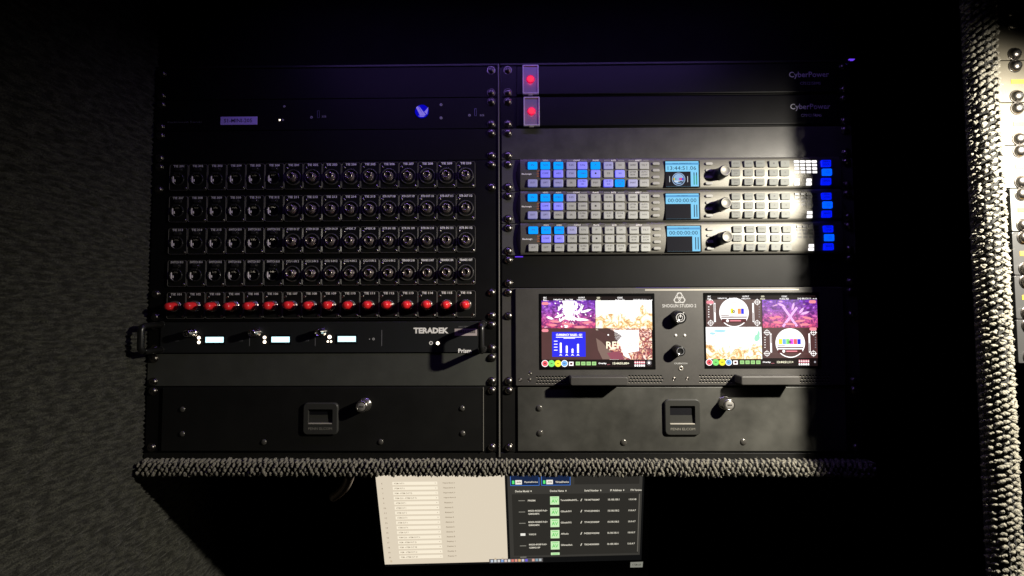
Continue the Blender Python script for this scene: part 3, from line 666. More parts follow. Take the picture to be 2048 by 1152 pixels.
s2 = screen(1411.5, 591.5, 1635.5, 732, t)
tile(s2, 1524, 599.5, 1635.5, 655, REEF); tile(s2, 1411.5, 654, 1524.5, 718, SAND)
tile(s2, 1411.5, 599.5, 1524, 654, DUSK, 'menu'); tile(s2, 1524.5, 655.5, 1635.5, 716, DUSK, 'menu')
q = MB()
def pattern(cu, cv, full):
    R_ = 29.5
    q.discpx(cu, cv, R_, H1, PW, R_ - 2.0, 44)
    q.polypx([(cu + (R_ - 2.5) * math.cos(a), cv + (R_ - 2.5) * math.sin(a)) for a in [math.pi * 0.94 + math.pi * 1.12 * i / 30 for i in range(31)]], H1, PW)
    q.rectpx(cu - 27, cv - 1, cu + 27, cv + 8, H1 - .02, PW); q.rectpx(cu - 26, cv + 10.5, cu + 26, cv + 12.5, H1, PW)
    if full:
        for i, M in enumerate((PY, PC, PG, PMG, PRD, PBL)): q.rectpx(cu - 23 + i * 7.4, cv - 8, cu - 15.8 + i * 7.4, cv + 2.5, H2, M)
    else:
        q.rectpx(cu - 7, cv - 8, cu - 1, cv + 2, H2, PY); q.rectpx(cu + 7, cv - 8, cu + 14, cv + 3, H2, POR); q.rectpx(cu + 14, cv - 8, cu + 20, cv + 3, H2, PBL)
    q.discpx(cu - .5, cv - 2, 2.8, H3, PB, 1.1)
    q.rectpx(cu - 26, cv + 5, cu - 10, cv + 6.4, H2, PDR); q.rectpx(cu - 8, cv + 8, cu - 1, cv + 10, H2, PDR); q.rectpx(cu - 6, cv - 20.5, cu + 6, cv - 19.5, H2, PGY)
    q.rectpx(cu - 24.5, cv + 13, cu + 24.5, cv + 20, H1 + .01, PDR); q.rectpx(cu - 8, cv + 15.3, cu + 14, cv + 17.6, H2, PPK); q.discpx(cu - 13, cv + 16.5, 2.8, H2, PW)
    for sx in (-1, 1):
        ux = cu + sx * 38.5; q.rectpx(ux - 2.2, cv - 19, ux + 2.2, cv + 19, H1, PW); q.rectpx(ux - 1, cv + (-17 if sx < 0 else 0), ux + 1, cv + (0 if sx < 0 else 17), H2, PDR)
        for sy in (-1, 1):
            uc, vc = cu + sx * 46.5, cv + sy * 21
            q.discpx(uc, vc, 5.2, H1, PW, 4.2); q.rectpx(uc - 6.8, vc - .5, uc + 6.8, vc + .5, H1, PW); q.rectpx(uc - .5, vc - 6.8, uc + .5, vc + 6.8, H1, PW)
        for j in range(5): q.rectpx(cu + sx * 50.5 - 1.2, cv - 12 + j * 5, cu + sx * 50.5 + 1.2, cv - 10.5 + j * 5, H1, PW if sx < 0 else PGY)
    q.rectpx(cu - 52, cv + 21.5, cu - 28, cv + 22, H1, PDG); q.rectpx(cu + 28, cv + 21.5, cu + 50, cv + 22, H1, PDG)
pattern(1468, 625, False); pattern(1580.5, 686, True)
for u, v, a, l in ((1580, 633, .95, 24), (1580, 634, 2.2, 24)):
    c, s = math.cos(a), math.sin(a); q.polypx([(u + l * x_ * c - y_ * s, v + l * x_ * s + y_ * c) for x_, y_ in ((-1, -2.4), (1, -2.4), (1, 2.4), (-1, 2.4))], H2, PLP)
for u, v, a, l in ((1563, 610, .4, 9), (1569, 617, 1.2, 7), (1586, 613, -1.3, 9), (1603, 621, -.9, 8), (1610, 626, -.3, 10), (1556, 634, .1, 8), (1556, 645, .1, 12), (1600, 642, -.1, 12), (1615, 636, .2, 12), (1580, 648, .1, 12), (1545, 636, .2, 8), (1610, 649, 0, 12)):
    c, s = math.cos(a), math.sin(a); q.polypx([(u + l * x_ * c - y_ * s, v + l * x_ * s + y_ * c) for x_, y_ in ((-1, 0), (-.4, 2.4), (.4, 2.2), (1, 0), (.4, -2.2), (-.4, -2.4))], H3, PLP if v < 632 else PPK)
for u, v in ((1416, 604.5), (1621, 603.5), (1622, 658)): q.discpx(u, v, 3.2, H3, PPK); q.discpx(u + 8, v, 3.2, H3, PPK); q.rectpx(u, v - 3.2, u + 8, v + 3.2, H3 + .02, PPK)
for u, v, a, b_, M in ((1440, 662, 14, 3.4, em('pix_aqua', (0.45, 0.8, 0.9), 1.1)), (1425, 667, 7, 3, em('pix_aqua', (0.45, 0.8, 0.9), 1.1)), (1514, 676, 6, 8, em('pix_mint', (0.4, 0.85, 0.6), 1.1)), (1517, 668, 3, 8, em('pix_mint', (0.4, 0.85, 0.6), 1.1))):
    q.polypx([(u + a * math.cos(k * .7) * random.uniform(.75, 1.1), v + b_ * math.sin(k * .7) * random.uniform(.7, 1.1)) for k in range(9)], H1, M)
bars(q, 1411.5, 592, '13:44:51;11+'); q.discpx(1630, 724, 2, H1, PGY); q.build('graphics', s2)
# centre column
q = MB()
for k in range(3):
    a = 2 * math.pi * k / 3
    n = 26; cu, cv = 1359, 597
    ell = []
    for i in range(n):
        th = 2 * math.pi * i / n; x_ = 11.3 * math.cos(th); y_ = 5.4 * math.sin(th) + 2.9
        ell.append((cu + x_ * math.cos(a) - y_ * math.sin(a), cv + x_ * math.sin(a) + y_ * math.cos(a)))
    for i in range(n):
        (ua, va), (ub, vb) = ell[i], ell[(i + 1) % n]
        du, dv = ub - ua, vb - va; d = math.hypot(du, dv); nx, ny = -dv / d * .62, du / d * .62
        q.polypx([(ua - nx, va - ny), (ub - nx, vb - ny), (ub + nx, vb + ny), (ua + nx, va + ny)], HB + .06 + .01 * k, GREYP)
q.discpx(1359, 596.5, 1.2, HB + .1, GREYP)
q.textpx('SHOGUN STUDIO 2', 1358.5, 611.5, 68, 6.6, HB + .06, GREYP, 0.01); q.textpx('CALIBRATION', 1361.5, 726.8, 26, 3.2, HB + .06, GREYP, 0.01); q.build('lettering', t)
for (u, v, r_) in ((1361, 635, 9.0), (1361, 702.5, 7.4)):
    q = MB(); x, z = PX(u, v, 16); q.lathe(x, z, [(r_ + .6, HB), (r_ + .4, HB + 2), (r_, HB + 3), (r_ - .5, 15), (r_ - 1.5, 16.2), (r_ - 2, 16.2), (r_ - 2.3, 15.6), (0.1, 15.6)], mat('knob_gloss', (0.012, 0.012, 0.012), 0.16), 36)
    if r_ > 8: q.discpx(u, v, 9, 16.3, GREYP, 7.6); q.discpx(u, v + .5, 5.0, 15.8, GREYP, 3.9); q.rectpx(u - 1.2, v - 6.5, u + 1.2, v, 16.0, GREYP)
    else: q.discpx(u, v, 7.4, 16.3, DIMP, 6.6)
    q.build('power_button' if r_ > 8 else 'knob', t)
for u, v in ((1351.3, 670.6), (1369.3, 670.6)):
    q = MB(); x, z = PX(u, v, HB); q.dome(x, z, HB, 1.9, 1.2, mat('led_frost', (0.6, 0.58, 0.55), 0.3)); q.build('indicator_light', t)
q = MB(); x, z = PX(1361.7, 736.8, HB); q.ring(x, z, HB, HB + .8, 3.1, 1.4, NICK); q.cyl(x, z, HB, HB + .2, 1.5, VOID); q.build('jack_socket', t)
for u, v in ((1348, 757.5), (1374.5, 757.5), (1040, 760), (1058.5, 760), (1060, 747.5)):
    q = MB(); x, z = PX(u, v, HB); q.ring(x, z, HB, HB + .3, 2.4, 1.5, DNICK); q.dome(x, z, HB - .1, 1.5, .5, mat('hole_screw', (0.12, 0.11, 0.1), 0.3, 0.8), 14); q.build('small_screw', t)
def vent(u0, u1, v0, n):
    q = MB(); i = 0
    for r_ in range(3):
        u = u0 + (3.1 if r_ % 2 else 0)
        while u < u1:
            x, z = PX(u, v0 + r_ * 5.9, HB)
            q.cyl(x, z, HB, HB + 0.03, 1.45, VOID, 10)
            k = 1.45
            q.quad([(x + k * math.cos(a) * c_, z + k * math.sin(a) * c_, HB + .05) for c_, a in [(1.05, -2.6 + .22 * j) for j in range(8)] + [(0.72, -2.6 + .22 * j) for j in range(7, -1, -1)]], mat('vent_highlight', (0.45, 0.42, 0.36), 0.35)); u += 6.3  # pale crescent paints lamplight on the lower rim of each hole
    q.build('vent_grille', t)
vent(1074, 1131, 753.5, 0); vent(1259, 1327, 752, 0); vent(1400, 1464, 751.5, 0); vent(1601, 1660, 751.5, 0)
for u0, u1, v0, v1 in ((1141, 1256, 754.5, 771), (1483, 1601, 753, 770)):
    q = MB(); a = PX(u0, v0, 24); c = PX(u1, v1, 24)
    q.plate(a[0], c[0], c[1], a[1], HB, 24, MONB, r=2.2, ch=1.0); q.build('handle', t)

# violet edge glints, put in as small glowing bars in the gaps
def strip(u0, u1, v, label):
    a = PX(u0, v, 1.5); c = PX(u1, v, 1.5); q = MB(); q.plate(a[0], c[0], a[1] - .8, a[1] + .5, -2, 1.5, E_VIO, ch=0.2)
    tag(q.build('glint_bar'), label, 'violet glint', 'violet edge glints put in as glowing bars')
for u0, u1, v, l_ in ((1699, 1711, 118, 'tiny glowing bar for the violet glint at the top right corner of the right rack'), (1038, 1122, 577.7, 'short glowing bar for the violet glint above the left screen of the recorder'), (1272, 1380, 576.3, 'glowing bar for the violet glint above the recorder centre, over its round knobs'), (1030, 1046, 513.2, 'tiny glowing bar for the violet glint under the lowest button console')):
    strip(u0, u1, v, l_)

# ---- drawers
def drawer(side, M, uu, label):
    X0, X1 = (RX0, RX1) if side == 'R' else (LX0, LX1)
    t = panel(side, 11, 12, RAIL if side == 'R' else BLK, 'rack_drawer', label, 'drawer', 'two unit rack drawers')
    b = MB(); xl = PX(uu['x0'], 840, 2)[0]; xr = PX(uu['x1'], 840, 2)[0]; b.plate(xl, xr, uz(13) + 2.2, uz(11) - 1.6, .05, 2.4, M, r=0.6, ch=0.5); b.build('drawer_front', t)
    u0, v0, u1, v1 = uu['latch']; a = PX(u0, v0, 6); c = PX(u1, v1, 6); hx = (c[0] - a[0])
    LM = mat('latch_plastic', (0.032, 0.032, 0.029), 0.35, spec=.35, bump=0.15)
    x0, x1, z1, z0 = a[0], c[0], a[1], c[1]
    q = MB(); fi = 7.0; zi1, zi0 = z1 - 8.5, z0 + 14
    # four sided frame around the finger hole
    O = rr(x0, x1, z0, z1, 6, 5); I = rr(x0 + fi, x1 - fi, zi0, zi1, 1.2, 5)
    O2 = rr(x0 + 1.2, x1 - 1.2, z0 + 1.2, z1 - 1.2, 5, 5)
    q.loops([[(x, z, 2) for x, z in O], [(x, z, 5.0) for x, z in O], [(x, z, 6) for x, z in O2], [(x, z, 6) for x, z in I], [(x, z, 2.6) for x, z in I]], LM, False, False, False)
    q.rect(x0 + fi, x1 - fi, zi0, zi1, 2.5, mat('latch_hole', (0.004, 0.004, 0.006), 0.4))
    q.quad([(x0 + fi + .2, zi0 + 1.2, 3.2), (x1 - fi - .2, zi0 + 1.2, 3.2), (x1 - fi - .2, zi0 + 12, 2.6), (x0 + fi + .2, zi0 + 12, 2.6)], LM)
    la = q.build('latch', t)
    q = MB(); q.plate(x0 + fi + .2, x1 - fi - .2, zi0 + .1, zi0 + 1.6, 2.8, 5.6, mat('latch_lip', (0.5, 0.47, 0.4), 0.25, 0.4), ch=0.3); q.build('lip', la)
    q = MB(); q.text('PENN ELCOM', (x0 + x1) / 2, z0 + 8.5, hx * 0.68, 3.2, 6.05, mat('latch_letters', (0.22, 0.21, 0.18), 0.3), 0.0); q.build('lettering', la)
    lu, lv = uu['lock']; x, z = PX(lu, lv, 17)
    q = MB(); q.lathe(x, z, [(9.2, 2.3), (9.2, 3.2), (8.4, 3.8), (8.0, 4.0), (8.0, 14.5), (7.4, 16), (6.2, 16.4), (5.6, 16.0), (5.5, 15.2), (0.1, 15.2)], mat('lock_barrel', (0.5, 0.48, 0.44), 0.2, 0.95), 36)
    q.lathe(x, z, [(5.4, 15.3), (5.3, 16.2), (4.9, 16.4), (0.1, 16.4)], mat('lock_face', (0.3, 0.29, 0.27), .35, .4), 24); lk = q.build('lock', t)
    q = MB(); q.plate(x - 3.0, x + 3.0, z - .7, z + .7, 16.2, 16.5, VOID, ch=.05); q.build('keyhole', lk)
    for u, v in uu['riv']:
        q = MB(); x, z = PX(u, v, 3); q.dome(x, z, 2.4, 4.4 if side == 'R' else 3.8, 2.0, mat('rivet_black', (0.10, 0.095, 0.085), 0.22, 0.5), 22); q.build('rivet', t)
    if side == 'L':
        q = MB(); q.plate(xr - .2, xr + .9, uz(13) + 2.2, uz(11) - 1.6, .0, 3.2, mat('drawer_edge', (0.12, 0.115, 0.1), 0.4), ch=.3); q.build('edge_trim', t)
    return t
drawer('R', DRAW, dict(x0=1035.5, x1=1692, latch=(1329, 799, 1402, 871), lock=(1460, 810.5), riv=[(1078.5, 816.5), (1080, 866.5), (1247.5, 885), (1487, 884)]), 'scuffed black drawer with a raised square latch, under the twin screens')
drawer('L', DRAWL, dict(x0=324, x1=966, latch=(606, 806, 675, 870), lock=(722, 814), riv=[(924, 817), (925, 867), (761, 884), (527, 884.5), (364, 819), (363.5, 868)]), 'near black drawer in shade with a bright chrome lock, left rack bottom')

# ---- mini computer shelf, left unit 2
t = panel('L', 2, 2, BLK, 'computer_shelf', 'black shelf panel with a violet tinted tape label and round blue badge', 'computer shelf')
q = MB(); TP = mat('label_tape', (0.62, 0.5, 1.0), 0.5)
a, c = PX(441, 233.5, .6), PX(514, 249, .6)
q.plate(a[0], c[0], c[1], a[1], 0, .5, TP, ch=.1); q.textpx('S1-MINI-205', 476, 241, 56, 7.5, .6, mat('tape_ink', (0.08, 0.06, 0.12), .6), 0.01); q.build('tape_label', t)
q = MB(); x, z = PX(843.5, 222.5, 1.4); q.cyl(x, z, 0, 1.2, 9.6, mat('badge_blue', (0.0, 0.0, 0.6), 0.6, emi=(0, 0, 0.3), es=.5, spec=.1), 32, ch=.3)  # unlit badge; violet lamplight put in as a weak glow of its own
SB = mat('badge_white', (0.6, 0.6, 0.95), .5, emi=(0.15, 0.15, 0.6), es=.25)  # the white shapes get the same added glow
for pts in (((832, 215), (840, 231), (847, 231), (836, 212)), ((837, 211), (847, 231), (852, 230)), ((848, 224), (857, 214), (854, 229), (851, 226)), ((836, 231.5), (851, 231.5), (847, 233.5), (840, 233.5))): q.polypx(pts, 1.3, SB)
q.build('badge', t)
q = MB()
for u, v, r_ in ((568.5, 213, 2.2), (566, 240, 2), (882, 209.5, 2.8), (882, 236.2, 2.8)): x, z = PX(u, v, 0); q.ring(x, z, 0, .5, r_ * .7, r_ * .25, mat('ring_print', (0.35, 0.35, 0.35), .4))
for u in (640, 954.5): q.textpx('SS', u + (8 if u < 700 else 9.5), 233 if u < 700 else 230.5, 9, 3.5, .1, GREYP); q.discpx(u - (17 if u < 700 else 15.5), 234.5 if u < 700 else 230.5, 2.4, .1, GREYP, 1.2)
q.textpx('Rackmount Server', 370, 244, 70, 3.5, .1, DIMP); q.build('lettering', t)
for u, v in ((636.5, 228.5), (951, 224.5)):
    q = MB(); q.platepx(u - 2.2, v - 7.5, u + 2.2, v + 7.5, 0, .4, mat('usb_shell', (0.3, 0.3, 0.4), .3, .8), .3, .1); q.platepx(u - 1, v - 6.5, u + 1.4, v + 6.5, 0, .5, VOID, .1, .05); q.build('usb_port', t)
q = MB(); x, z = PX(559, 239.7, .5); q.dome(x, z, 0, 1.1, .7, E_WARM, 12); q.build('status_light', t)

# ---- patch panel, left units 4 to 8
t = panel('L', 4, 8, PATCH, 'patch_panel', 'tall black patch panel with five rows of sixteen labelled sockets', 'patch panel', sc=False)
for X in SL:
    for z in (-139.7, -171.5, uz(8) - 6.35, uz(8) - 38.1): screw(t, X, z)
rowsv = [(332.5, 326.4), (396, 391.4), (460, 455.4), (524.5, 519.6), (588.6, 585.3)]
rowsu = [(357.5, 931.5), (356.3, 931.6), (355.2, 931.8), (353.8, 931.9), (352.2, 932)]
names = [['TIE %d' % (301 + i) for i in range(6)] + ['TIE %d' % (201 + i) for i in range(10)],
         ['TIE %d' % (307 + i) for i in range(6)] + ['TIE %d' % (211 + i) for i in range(5)] + ['RTR OUT %d' % (108 + i) for i in range(5)],
         ['TIE 313', 'TIE 314', 'TIE 315', 'SWITCH B10', 'SWITCH B11', 'SWITCH B12', 'ATEM IN 27', 'ATEM IN 28', 'ATEM IN 29', 'vMIX 7', 'vMIX 8'] + ['RTR IN %d' % (108 + i) for i in range(5)],
         ['SWITCH B%d' % (13 + i) for i in range(6)] + ['CCU %d-IN 2' % (i + 1) for i in range(6)] + ['TERANEX 2 IN', 'TERANEX 2 OUT', 'TERANEX 3 IN', 'TERANEX 3 OUT'],
         ['TIE %d' % (101 + i) for i in range(16)]]
HP = 1.8
caps = []
MESHC = {}
def shared(key, fn, parent, x, z, name):  # first time builds the mesh at the origin, later reuses it
    if key not in MESHC:
        q = MB(); fn(q); o = q.build(name); MESHC[key] = o.data; bpy.data.objects.remove(o)
    o = bpy.data.objects.new(name, MESHC[key]); C.objects.link(o); o.parent = parent
    o.location = Vector((x / 1000, 0, z / 1000)) - parent_world(parent); return o
BRASS = mat('bnc_metal', (0.5, 0.44, 0.4), 0.26, 0.9)
def plate_fn(q):
    q.plate(-12.9, 12.9, -18.2, 18.2, 0, HP, CONN, r=2.6, ch=.5)
    q.frame(-13.0, 13.0, -18.3, 18.3, 0.55, .2, HP + .35, EDGE, 2.8)
def eth_fn(q):
    q.ring(0, 0, HP - .2, HP + 1.6, 9.2, 7.6, CONG)
    q.cyl(0, 0, HP - .1, HP + .1, 7.7, VOID, 28)
    q.plate(-4.6, 3.4, 6.2, 9.4, HP, HP + 2.2, CONG, r=.8, ch=.7)
    q.plate(-7.3, -5.7, -5.0, 4.0, HP, HP + .9, CONT, ch=.25); q.plate(-5.4, -3.4, -3.6, -0.2, HP, HP + .6, CONT, ch=.2)
    q.add([(-5.6, -5.4, HP + .6), (-4.4, -4.9, HP + .6), (-2.2, -8.0, HP + .6), (-3.2, -8.6, HP + .6)], [(0, 1, 2, 3)], CONT)
    for i in range(8): q.plate(-3.2 + .9 * i, -2.8 + .9 * i, 3.0, 5.2, HP, HP + .4, DNICK, ch=.05)
def tab_fn(q):
    q.plate(-5, 5, -2.6, 2.6, HP, HP + 2.6, CONG, r=2.4, ch=1.0); q.dome(2.6, 0, HP + 2.4, 1.0, .5, DNICK, 10)
def scr_fn(q): q.dome(0, 0, HP, 1.9, .9, DNICK, 12); q.ring(0, 0, HP, HP + .3, 2.5, 1.9, CONN)
def bnc_ring(q): q.ring(0, 0, HP - .2, HP + 1.9, 11.0, 9.6, mat('ring_satin', (0.06, 0.058, 0.055), .3)); q.cyl(0, 0, HP - .1, HP + .15, 9.5, mat('bore_black', (0.008, .008, .008), .4), 28)
def bnc_fn(q):
    q.lathe(0, 0, [(6.3, HP), (6.3, HP + 1.6), (5.0, HP + 2.2), (4.9, 10.8), (4.6, 11.4), (3.9, 11.5), (3.6, 11.1), (3.5, 9.5)], BRASS, 30)
    q.lathe(0, 0, [(3.52, 10.2), (3.4, 4), (0.1, 4)], VOID, 24)
    q.lathe(0, 0, [(2.2, 4), (2.2, 8.6), (1.5, 8.8), (1.2, 8.2), (.05, 8.2)], BRASS, 18)
    for a in (0.7, 0.7 + math.pi): q.blob((5.2 * math.cos(a), 5.2 * math.sin(a), 8.2), ((1, 0, 0), (0, 1, 0), (0, 0, 1)), BRASS, 1, 0)
CONT = mat('contact_metal', (0.8, 0.75, 0.75), 0.4)
ETH, BNC = 'ethernet_port', 'bnc_port'
for r_ in range(5):
    for c_ in range(16):
        f = c_ / 15; u = rowsu[r_][0] + (rowsu[r_][1] - rowsu[r_][0]) * f; v = rowsv[r_][0] + (rowsv[r_][1] - rowsv[r_][0]) * f
        x, z = PX(u, v + 22.5, HP); lx, lz = PX(u, v, HP)
        nm = names[r_][c_]; eth = r_ < 4 and c_ < 6
        p = shared('plate', plate_fn, t, x, z, ETH if eth else BNC)
        q = MB(); q.text(nm, lx + .1, lz, 15 if len(nm) <= 7 else 17.6, 3.1, HP + .12, WHITE, 0.03 if len(nm) < 12 else 0.045)
        q.build('label_text', p)
        cz = z - 2.6
        if eth:
            shared('eth', eth_fn, p, x - 1.2, cz, 'socket'); shared('tab', tab_fn, p, x + .4, z + 10.6, 'latch_tab')
        elif r_ < 4:
            shared('ring', bnc_ring, p, x - .2, cz + .8, 'bore'); shared('bnc', bnc_fn, p, x, cz + .8, 'barrel')
        else:
            shared('bore5', lambda q: q.lathe(0, 0, [(7.4, HP), (7.2, HP + 1.0), (5.6, HP + 1.6), (5.4, 7), (0.1, 7)], BRASS, 24), p, x, cz + 1.5, 'barrel')
            caps.append((x, cz + 1.5, nm, c_))
        shared('scr', scr_fn, p, x + 9.6, z - 15.2, 'small_screw'); 
        if not eth: shared('scr', scr_fn, p, x - 9.6, z + 11.5, 'small_screw')
for x, z, nm, c_ in caps:
    def capfn(q): q.lathe(0, 0, [(5.5, 7.0), (5.7, 8.0), (5.4, 9.2), (5.3, 13), (5.1, 16), (4.5, 18), (3.3, 19.2), (1.6, 19.8), (0.1, 20)], RED, 30)
    def colfn(q): q.ring(0, 0, 3.6, 6.9, 7.3, 5.6, BRASS)
    if 'cap' not in MESHC:
        for kx, fn in (('cap', capfn), ('col', colfn)):
            q = MB(); fn(q); o = q.build('dust_cap' if kx == 'cap' else 'collar'); MESHC[kx] = o.data; bpy.data.objects.remove(o)
    o = bpy.data.objects.new('dust_cap', MESHC['cap']); C.objects.link(o); o.location = (x / 1000, 0, z / 1000); o.rotation_euler = (random.uniform(-.05, .05), 0, random.uniform(-.05, .05))
    tag(o, 'glossy red rubber dust cap on the socket labelled %s' % nm, 'dust cap', 'red dust caps along the bottom socket row')
    k = bpy.data.objects.new('collar', MESHC['col']); C.objects.link(k); k.parent = o

# ---- video encoder, left unit 9
t = panel('L', 9, 9, BLK, 'video_encoder', 'black encoder panel with three small white displays and side handles', 'video encoder')
q = MB(); q.plate(PX(322, 677)[0], PX(962, 677)[0], uz(10) + 1.2, uz(9) - 1.4, 0, 1.2, mat('encoder_black', (0.015, 0.016, 0.017), 0.4, bump=.15), ch=.4); q.build('front_cover', t)
for u, v in ((372, 667), (502, 666), (635.5, 665)):
    q = MB(); x, z = PX(u, v, 14); q.lathe(x, z, [(6.2, 1.1), (6.2, 2.6), (4.9, 3.2), (4.8, 6.5), (5.3, 7), (5.3, 8), (4.7, 8.5), (4.7, 13.6), (4.3, 14), (3.7, 14), (3.5, 5), (.1, 5)], CHROME, 28)
    q.lathe(x, z, [(1.6, 5), (1.6, 12), (.05, 12)], NICK, 14); q.build('bnc_port', t)
for u0, v0 in ((411, 674), (543, 673.5), (675.5, 672.5)):
    q = MB(); q.platepx(u0 - 3, v0 - 4, u0 + 40, v0 + 15, 1, 1.9, mat('disp_bezel', (0.01, 0.012, 0.015), .15), .6, .2); d_ = q.build('display', t)
    q = MB(); q.rectpx(u0, v0, u0 + 36, v0 + 11, 2.0, E_CYANW); q.build('screen', d_)
for u, v, r_ in ((397.5, 675.5, 2.2), (397.5, 684.5, 2.2), (529, 675, 2.2), (529, 684, 2.2), (659, 674, 2.6), (655.5, 683, 1.4), (662, 683, 1.4), (875.5, 686.5, 2.3)):
    q = MB(); x, z = PX(u, v, 1.5); q.dome(x, z, 1.1, r_, r_ * .7, E_WARM, 16); q.build('status_light', t)
q = MB()
q.textpx('TERADEK', 862, 661, 70, 11.5, 1.3, WHITE, 0.05); q.textpx('Prism', 929.5, 701.5, 26, 8.5, 1.3, WHITE, 0.03)
q.discpx(862, 686, 3.7, 1.3, WHITE, 2.0); q.discpx(747, 678, 2.6, 1.3, GREYP, .9); q.discpx(739, 678.3, 1.2, 1.3, GREYP)
for u in (499, 630.5, 763.5): q.rectpx(u - .5, 660 if u > 700 else 674, u + .5, 692, 1.3, DIMP)
for u in (354, 482, 614): q.textpx('USB', u, 681, 8, 3, 1.3, DIMP)
q.build('lettering', t)
q = MB(); a, c = PX(909, 657.5, 1.6), PX(954, 671.5, 1.6); q.plate(a[0], c[0], c[1], a[1], 1.2, 1.5, mat('barcode_label', (0.42, 0.36, 0.36), .5), ch=.1)
random.seed(3); u = 916.0
while u < 950:
    w_ = random.choice((.6, 1.0, 1.6)); q.rectpx(u, 660, u + w_, 666.5, 1.6, INK); u += w_ + random.choice((.7, 1.2))
q.textpx('003-72916-03', 932, 653.5, 30, 3, 1.6, DIMP); q.build('barcode_label', t)
for Xh in (PX(322, 677)[0] + 1, PX(965, 677)[0] + 1):
    q = MB(); zt_, zb_ = uz(9) - 4.5, uz(10) + 5.5; pts = [(Xh, zt_, 0), (Xh, zt_, 26)]
    for i in range(1, 7): a = math.pi / 2 * i / 6; pts.append((Xh, zt_ - 7 * (1 - math.cos(a)), 26 + 7 * math.sin(a)))
    for i in range(7): a = math.pi / 2 * i / 6; pts.append((Xh, zb_ + 7 * (1 - math.sin(a)), 26 + 7 * math.cos(a)))
    pts.append((Xh, zb_, 0)); q.tube(pts, 4.0, mat('handle_black', (0.010, 0.010, 0.0095), .3), 14)
    for z in (zt_, zb_): q.ring(Xh, z, 0, 1.5, 5, 3, CONG)
    q.build('handle', t)

# ---------------------------------------------------------------- next bay beyond the divider
zb0 = PX(2030, 120, 150)[1]
PAL = [mat('bay_cream', (0.125, 0.112, 0.082), .45, mott=.1, bump=.2), mat('bay_grey', (0.10, 0.10, 0.09), .4, mott=.1, bump=.2), mat('bay_dark', (0.03, 0.03, 0.03), .4, bump=.2)]
YEL = mat('yellow_tag', (0.75, 0.42, 0.02), .5)
ords = ['topmost', 'second', 'third', 'fourth', 'fifth', 'sixth', 'seventh', 'eighth', 'ninth']
for i in range(-2, 7):
    z1 = zb0 - i * U; M = PAL[0] if i < 2 else (PAL[1] if i < 4 else PAL[2])
    xe = 503 if i <= 0 else (509 if i < 3 else 515)
    t = thing('side_bay_panel', 640, z1 - U, 150, '%s screwed panel from the top in the bay right of the carpeted divider' % ords[i + 2], 'rack panel', 'panels in the bay beyond the divider')
    q = MB(); q.plate(xe, 770, z1 - U + .5, z1 - .5, 146, 149.5, M, r=1.5, ch=.4); q.build('faceplate', t)
    for dz in (-6.35, -38.1): screw(t, 526, z1 + dz, 149.5, 6.3)
    if 0 <= i < 6:
        q = MB(); zz = z1 - 22.5; q.plate(521.5, 544, zz - 2.2, zz + 2.2, 149.4, 149.9, YEL, ch=.1); q.text('RACK 2', 532, zz, 16, 2.4, 149.95, INK); q.build('yellow_label', t)

# ---------------------------------------------------------------- computer monitor under the ledge
A3 = Vector((*PX(769, 1131, -165), -165)); B3 = Vector((*PX(1283, 1118, -165), -165)); T3 = Vector((*PX(752, 962, -140), -140))
NRM = (B3 - A3).cross(T3 - A3).normalized()
def PQ(u, v, off=0.0):
    dx, dy, dz = (u - 1024) / F, (576 - v) / F, -1.0
    d = Vector([R[0][i] * dx + R[1][i] * dy + R[2][i] * dz for i in range(3)]); o = Vector((CAM[0], CAM[1], CAM[2]))
    s = (A3 + NRM * off - o).dot(NRM) / d.dot(NRM); return tuple(o + d * s)
if NRM.z < 0: NRM = -NRM
t = thing('computer_monitor', *A3, 'large computer monitor with white and dark windows seen below the carpeted ledge', 'computer monitor')
q = MB()
cs = [(735, 900), (1300, 888), (1296, 1240), (770, 1256)]
q.loops([[PQ(u, v, -14) for u, v in cs], [PQ(u, v, -.4) for u, v in cs]], mat('monitor_bezel', (0.004, 0.004, 0.004), .25), False, True, True); q.build('casing', t)
def QR(q, u0, v0, u1, v1, off, M, sk=None, r=0):
    # rectangle aligned with the tilted screen: rows rise 1.6 degrees to the right, sides lean
    def cv(u, v): return PQ(u, v, off)
    pts = [(u0, v0), (u1, v0), (u1, v1), (u0, v1)]
    q.quad([cv(*SK(u, v)) for u, v in pts], M)
def SK(u, v):
    # local screen units: u in 0..536 (at top), v in 0..170 downwards from y = 960
    f = v / 170.0
    l = (752 + 18 * f, 962 + 169 * f); r_ = (1289 - 6 * f, 957 + 161 * f)
    k = u / 536.0
    return l[0] + (r_[0] - l[0]) * k, l[1] + (r_[1] - l[1]) * k
def QT(q, s, u, v, wd, ht, off, M, bold=0.0):   # u = left edge
    vs, fs = textmesh(s, bold); q.add([PQ(*SK(u + a * wd, v + (0.5 - b_) * ht), off) for a, b_ in vs], fs, M)
MW = em('win_cream', (0.74, 0.645, 0.50), 1.0); MF = em('win_field', (0.96, 0.86, 0.68), 1.0); MT = em('win_ink', (0.22, 0.16, 0.10), 1); MS = em('win_line', (0.62, 0.50, 0.34), 1)
MD = em('win_dark', (0.045, 0.042, 0.036), 1.0); MD2 = em('win_darker', (0.028, 0.026, 0.022), 1.0); ML = em('win_text', (0.7, 0.66, 0.55), 1); MGT = em('win_dim', (0.25, 0.24, 0.2), 1)
q = MB(); QR(q, 0, -40, 536, 172, 0, em('desk_black', (0.006, 0.006, 0.006), 1)); q.build('screen', t)
q = MB(); QR(q, 0, -30, 257, 168, .3, MW)
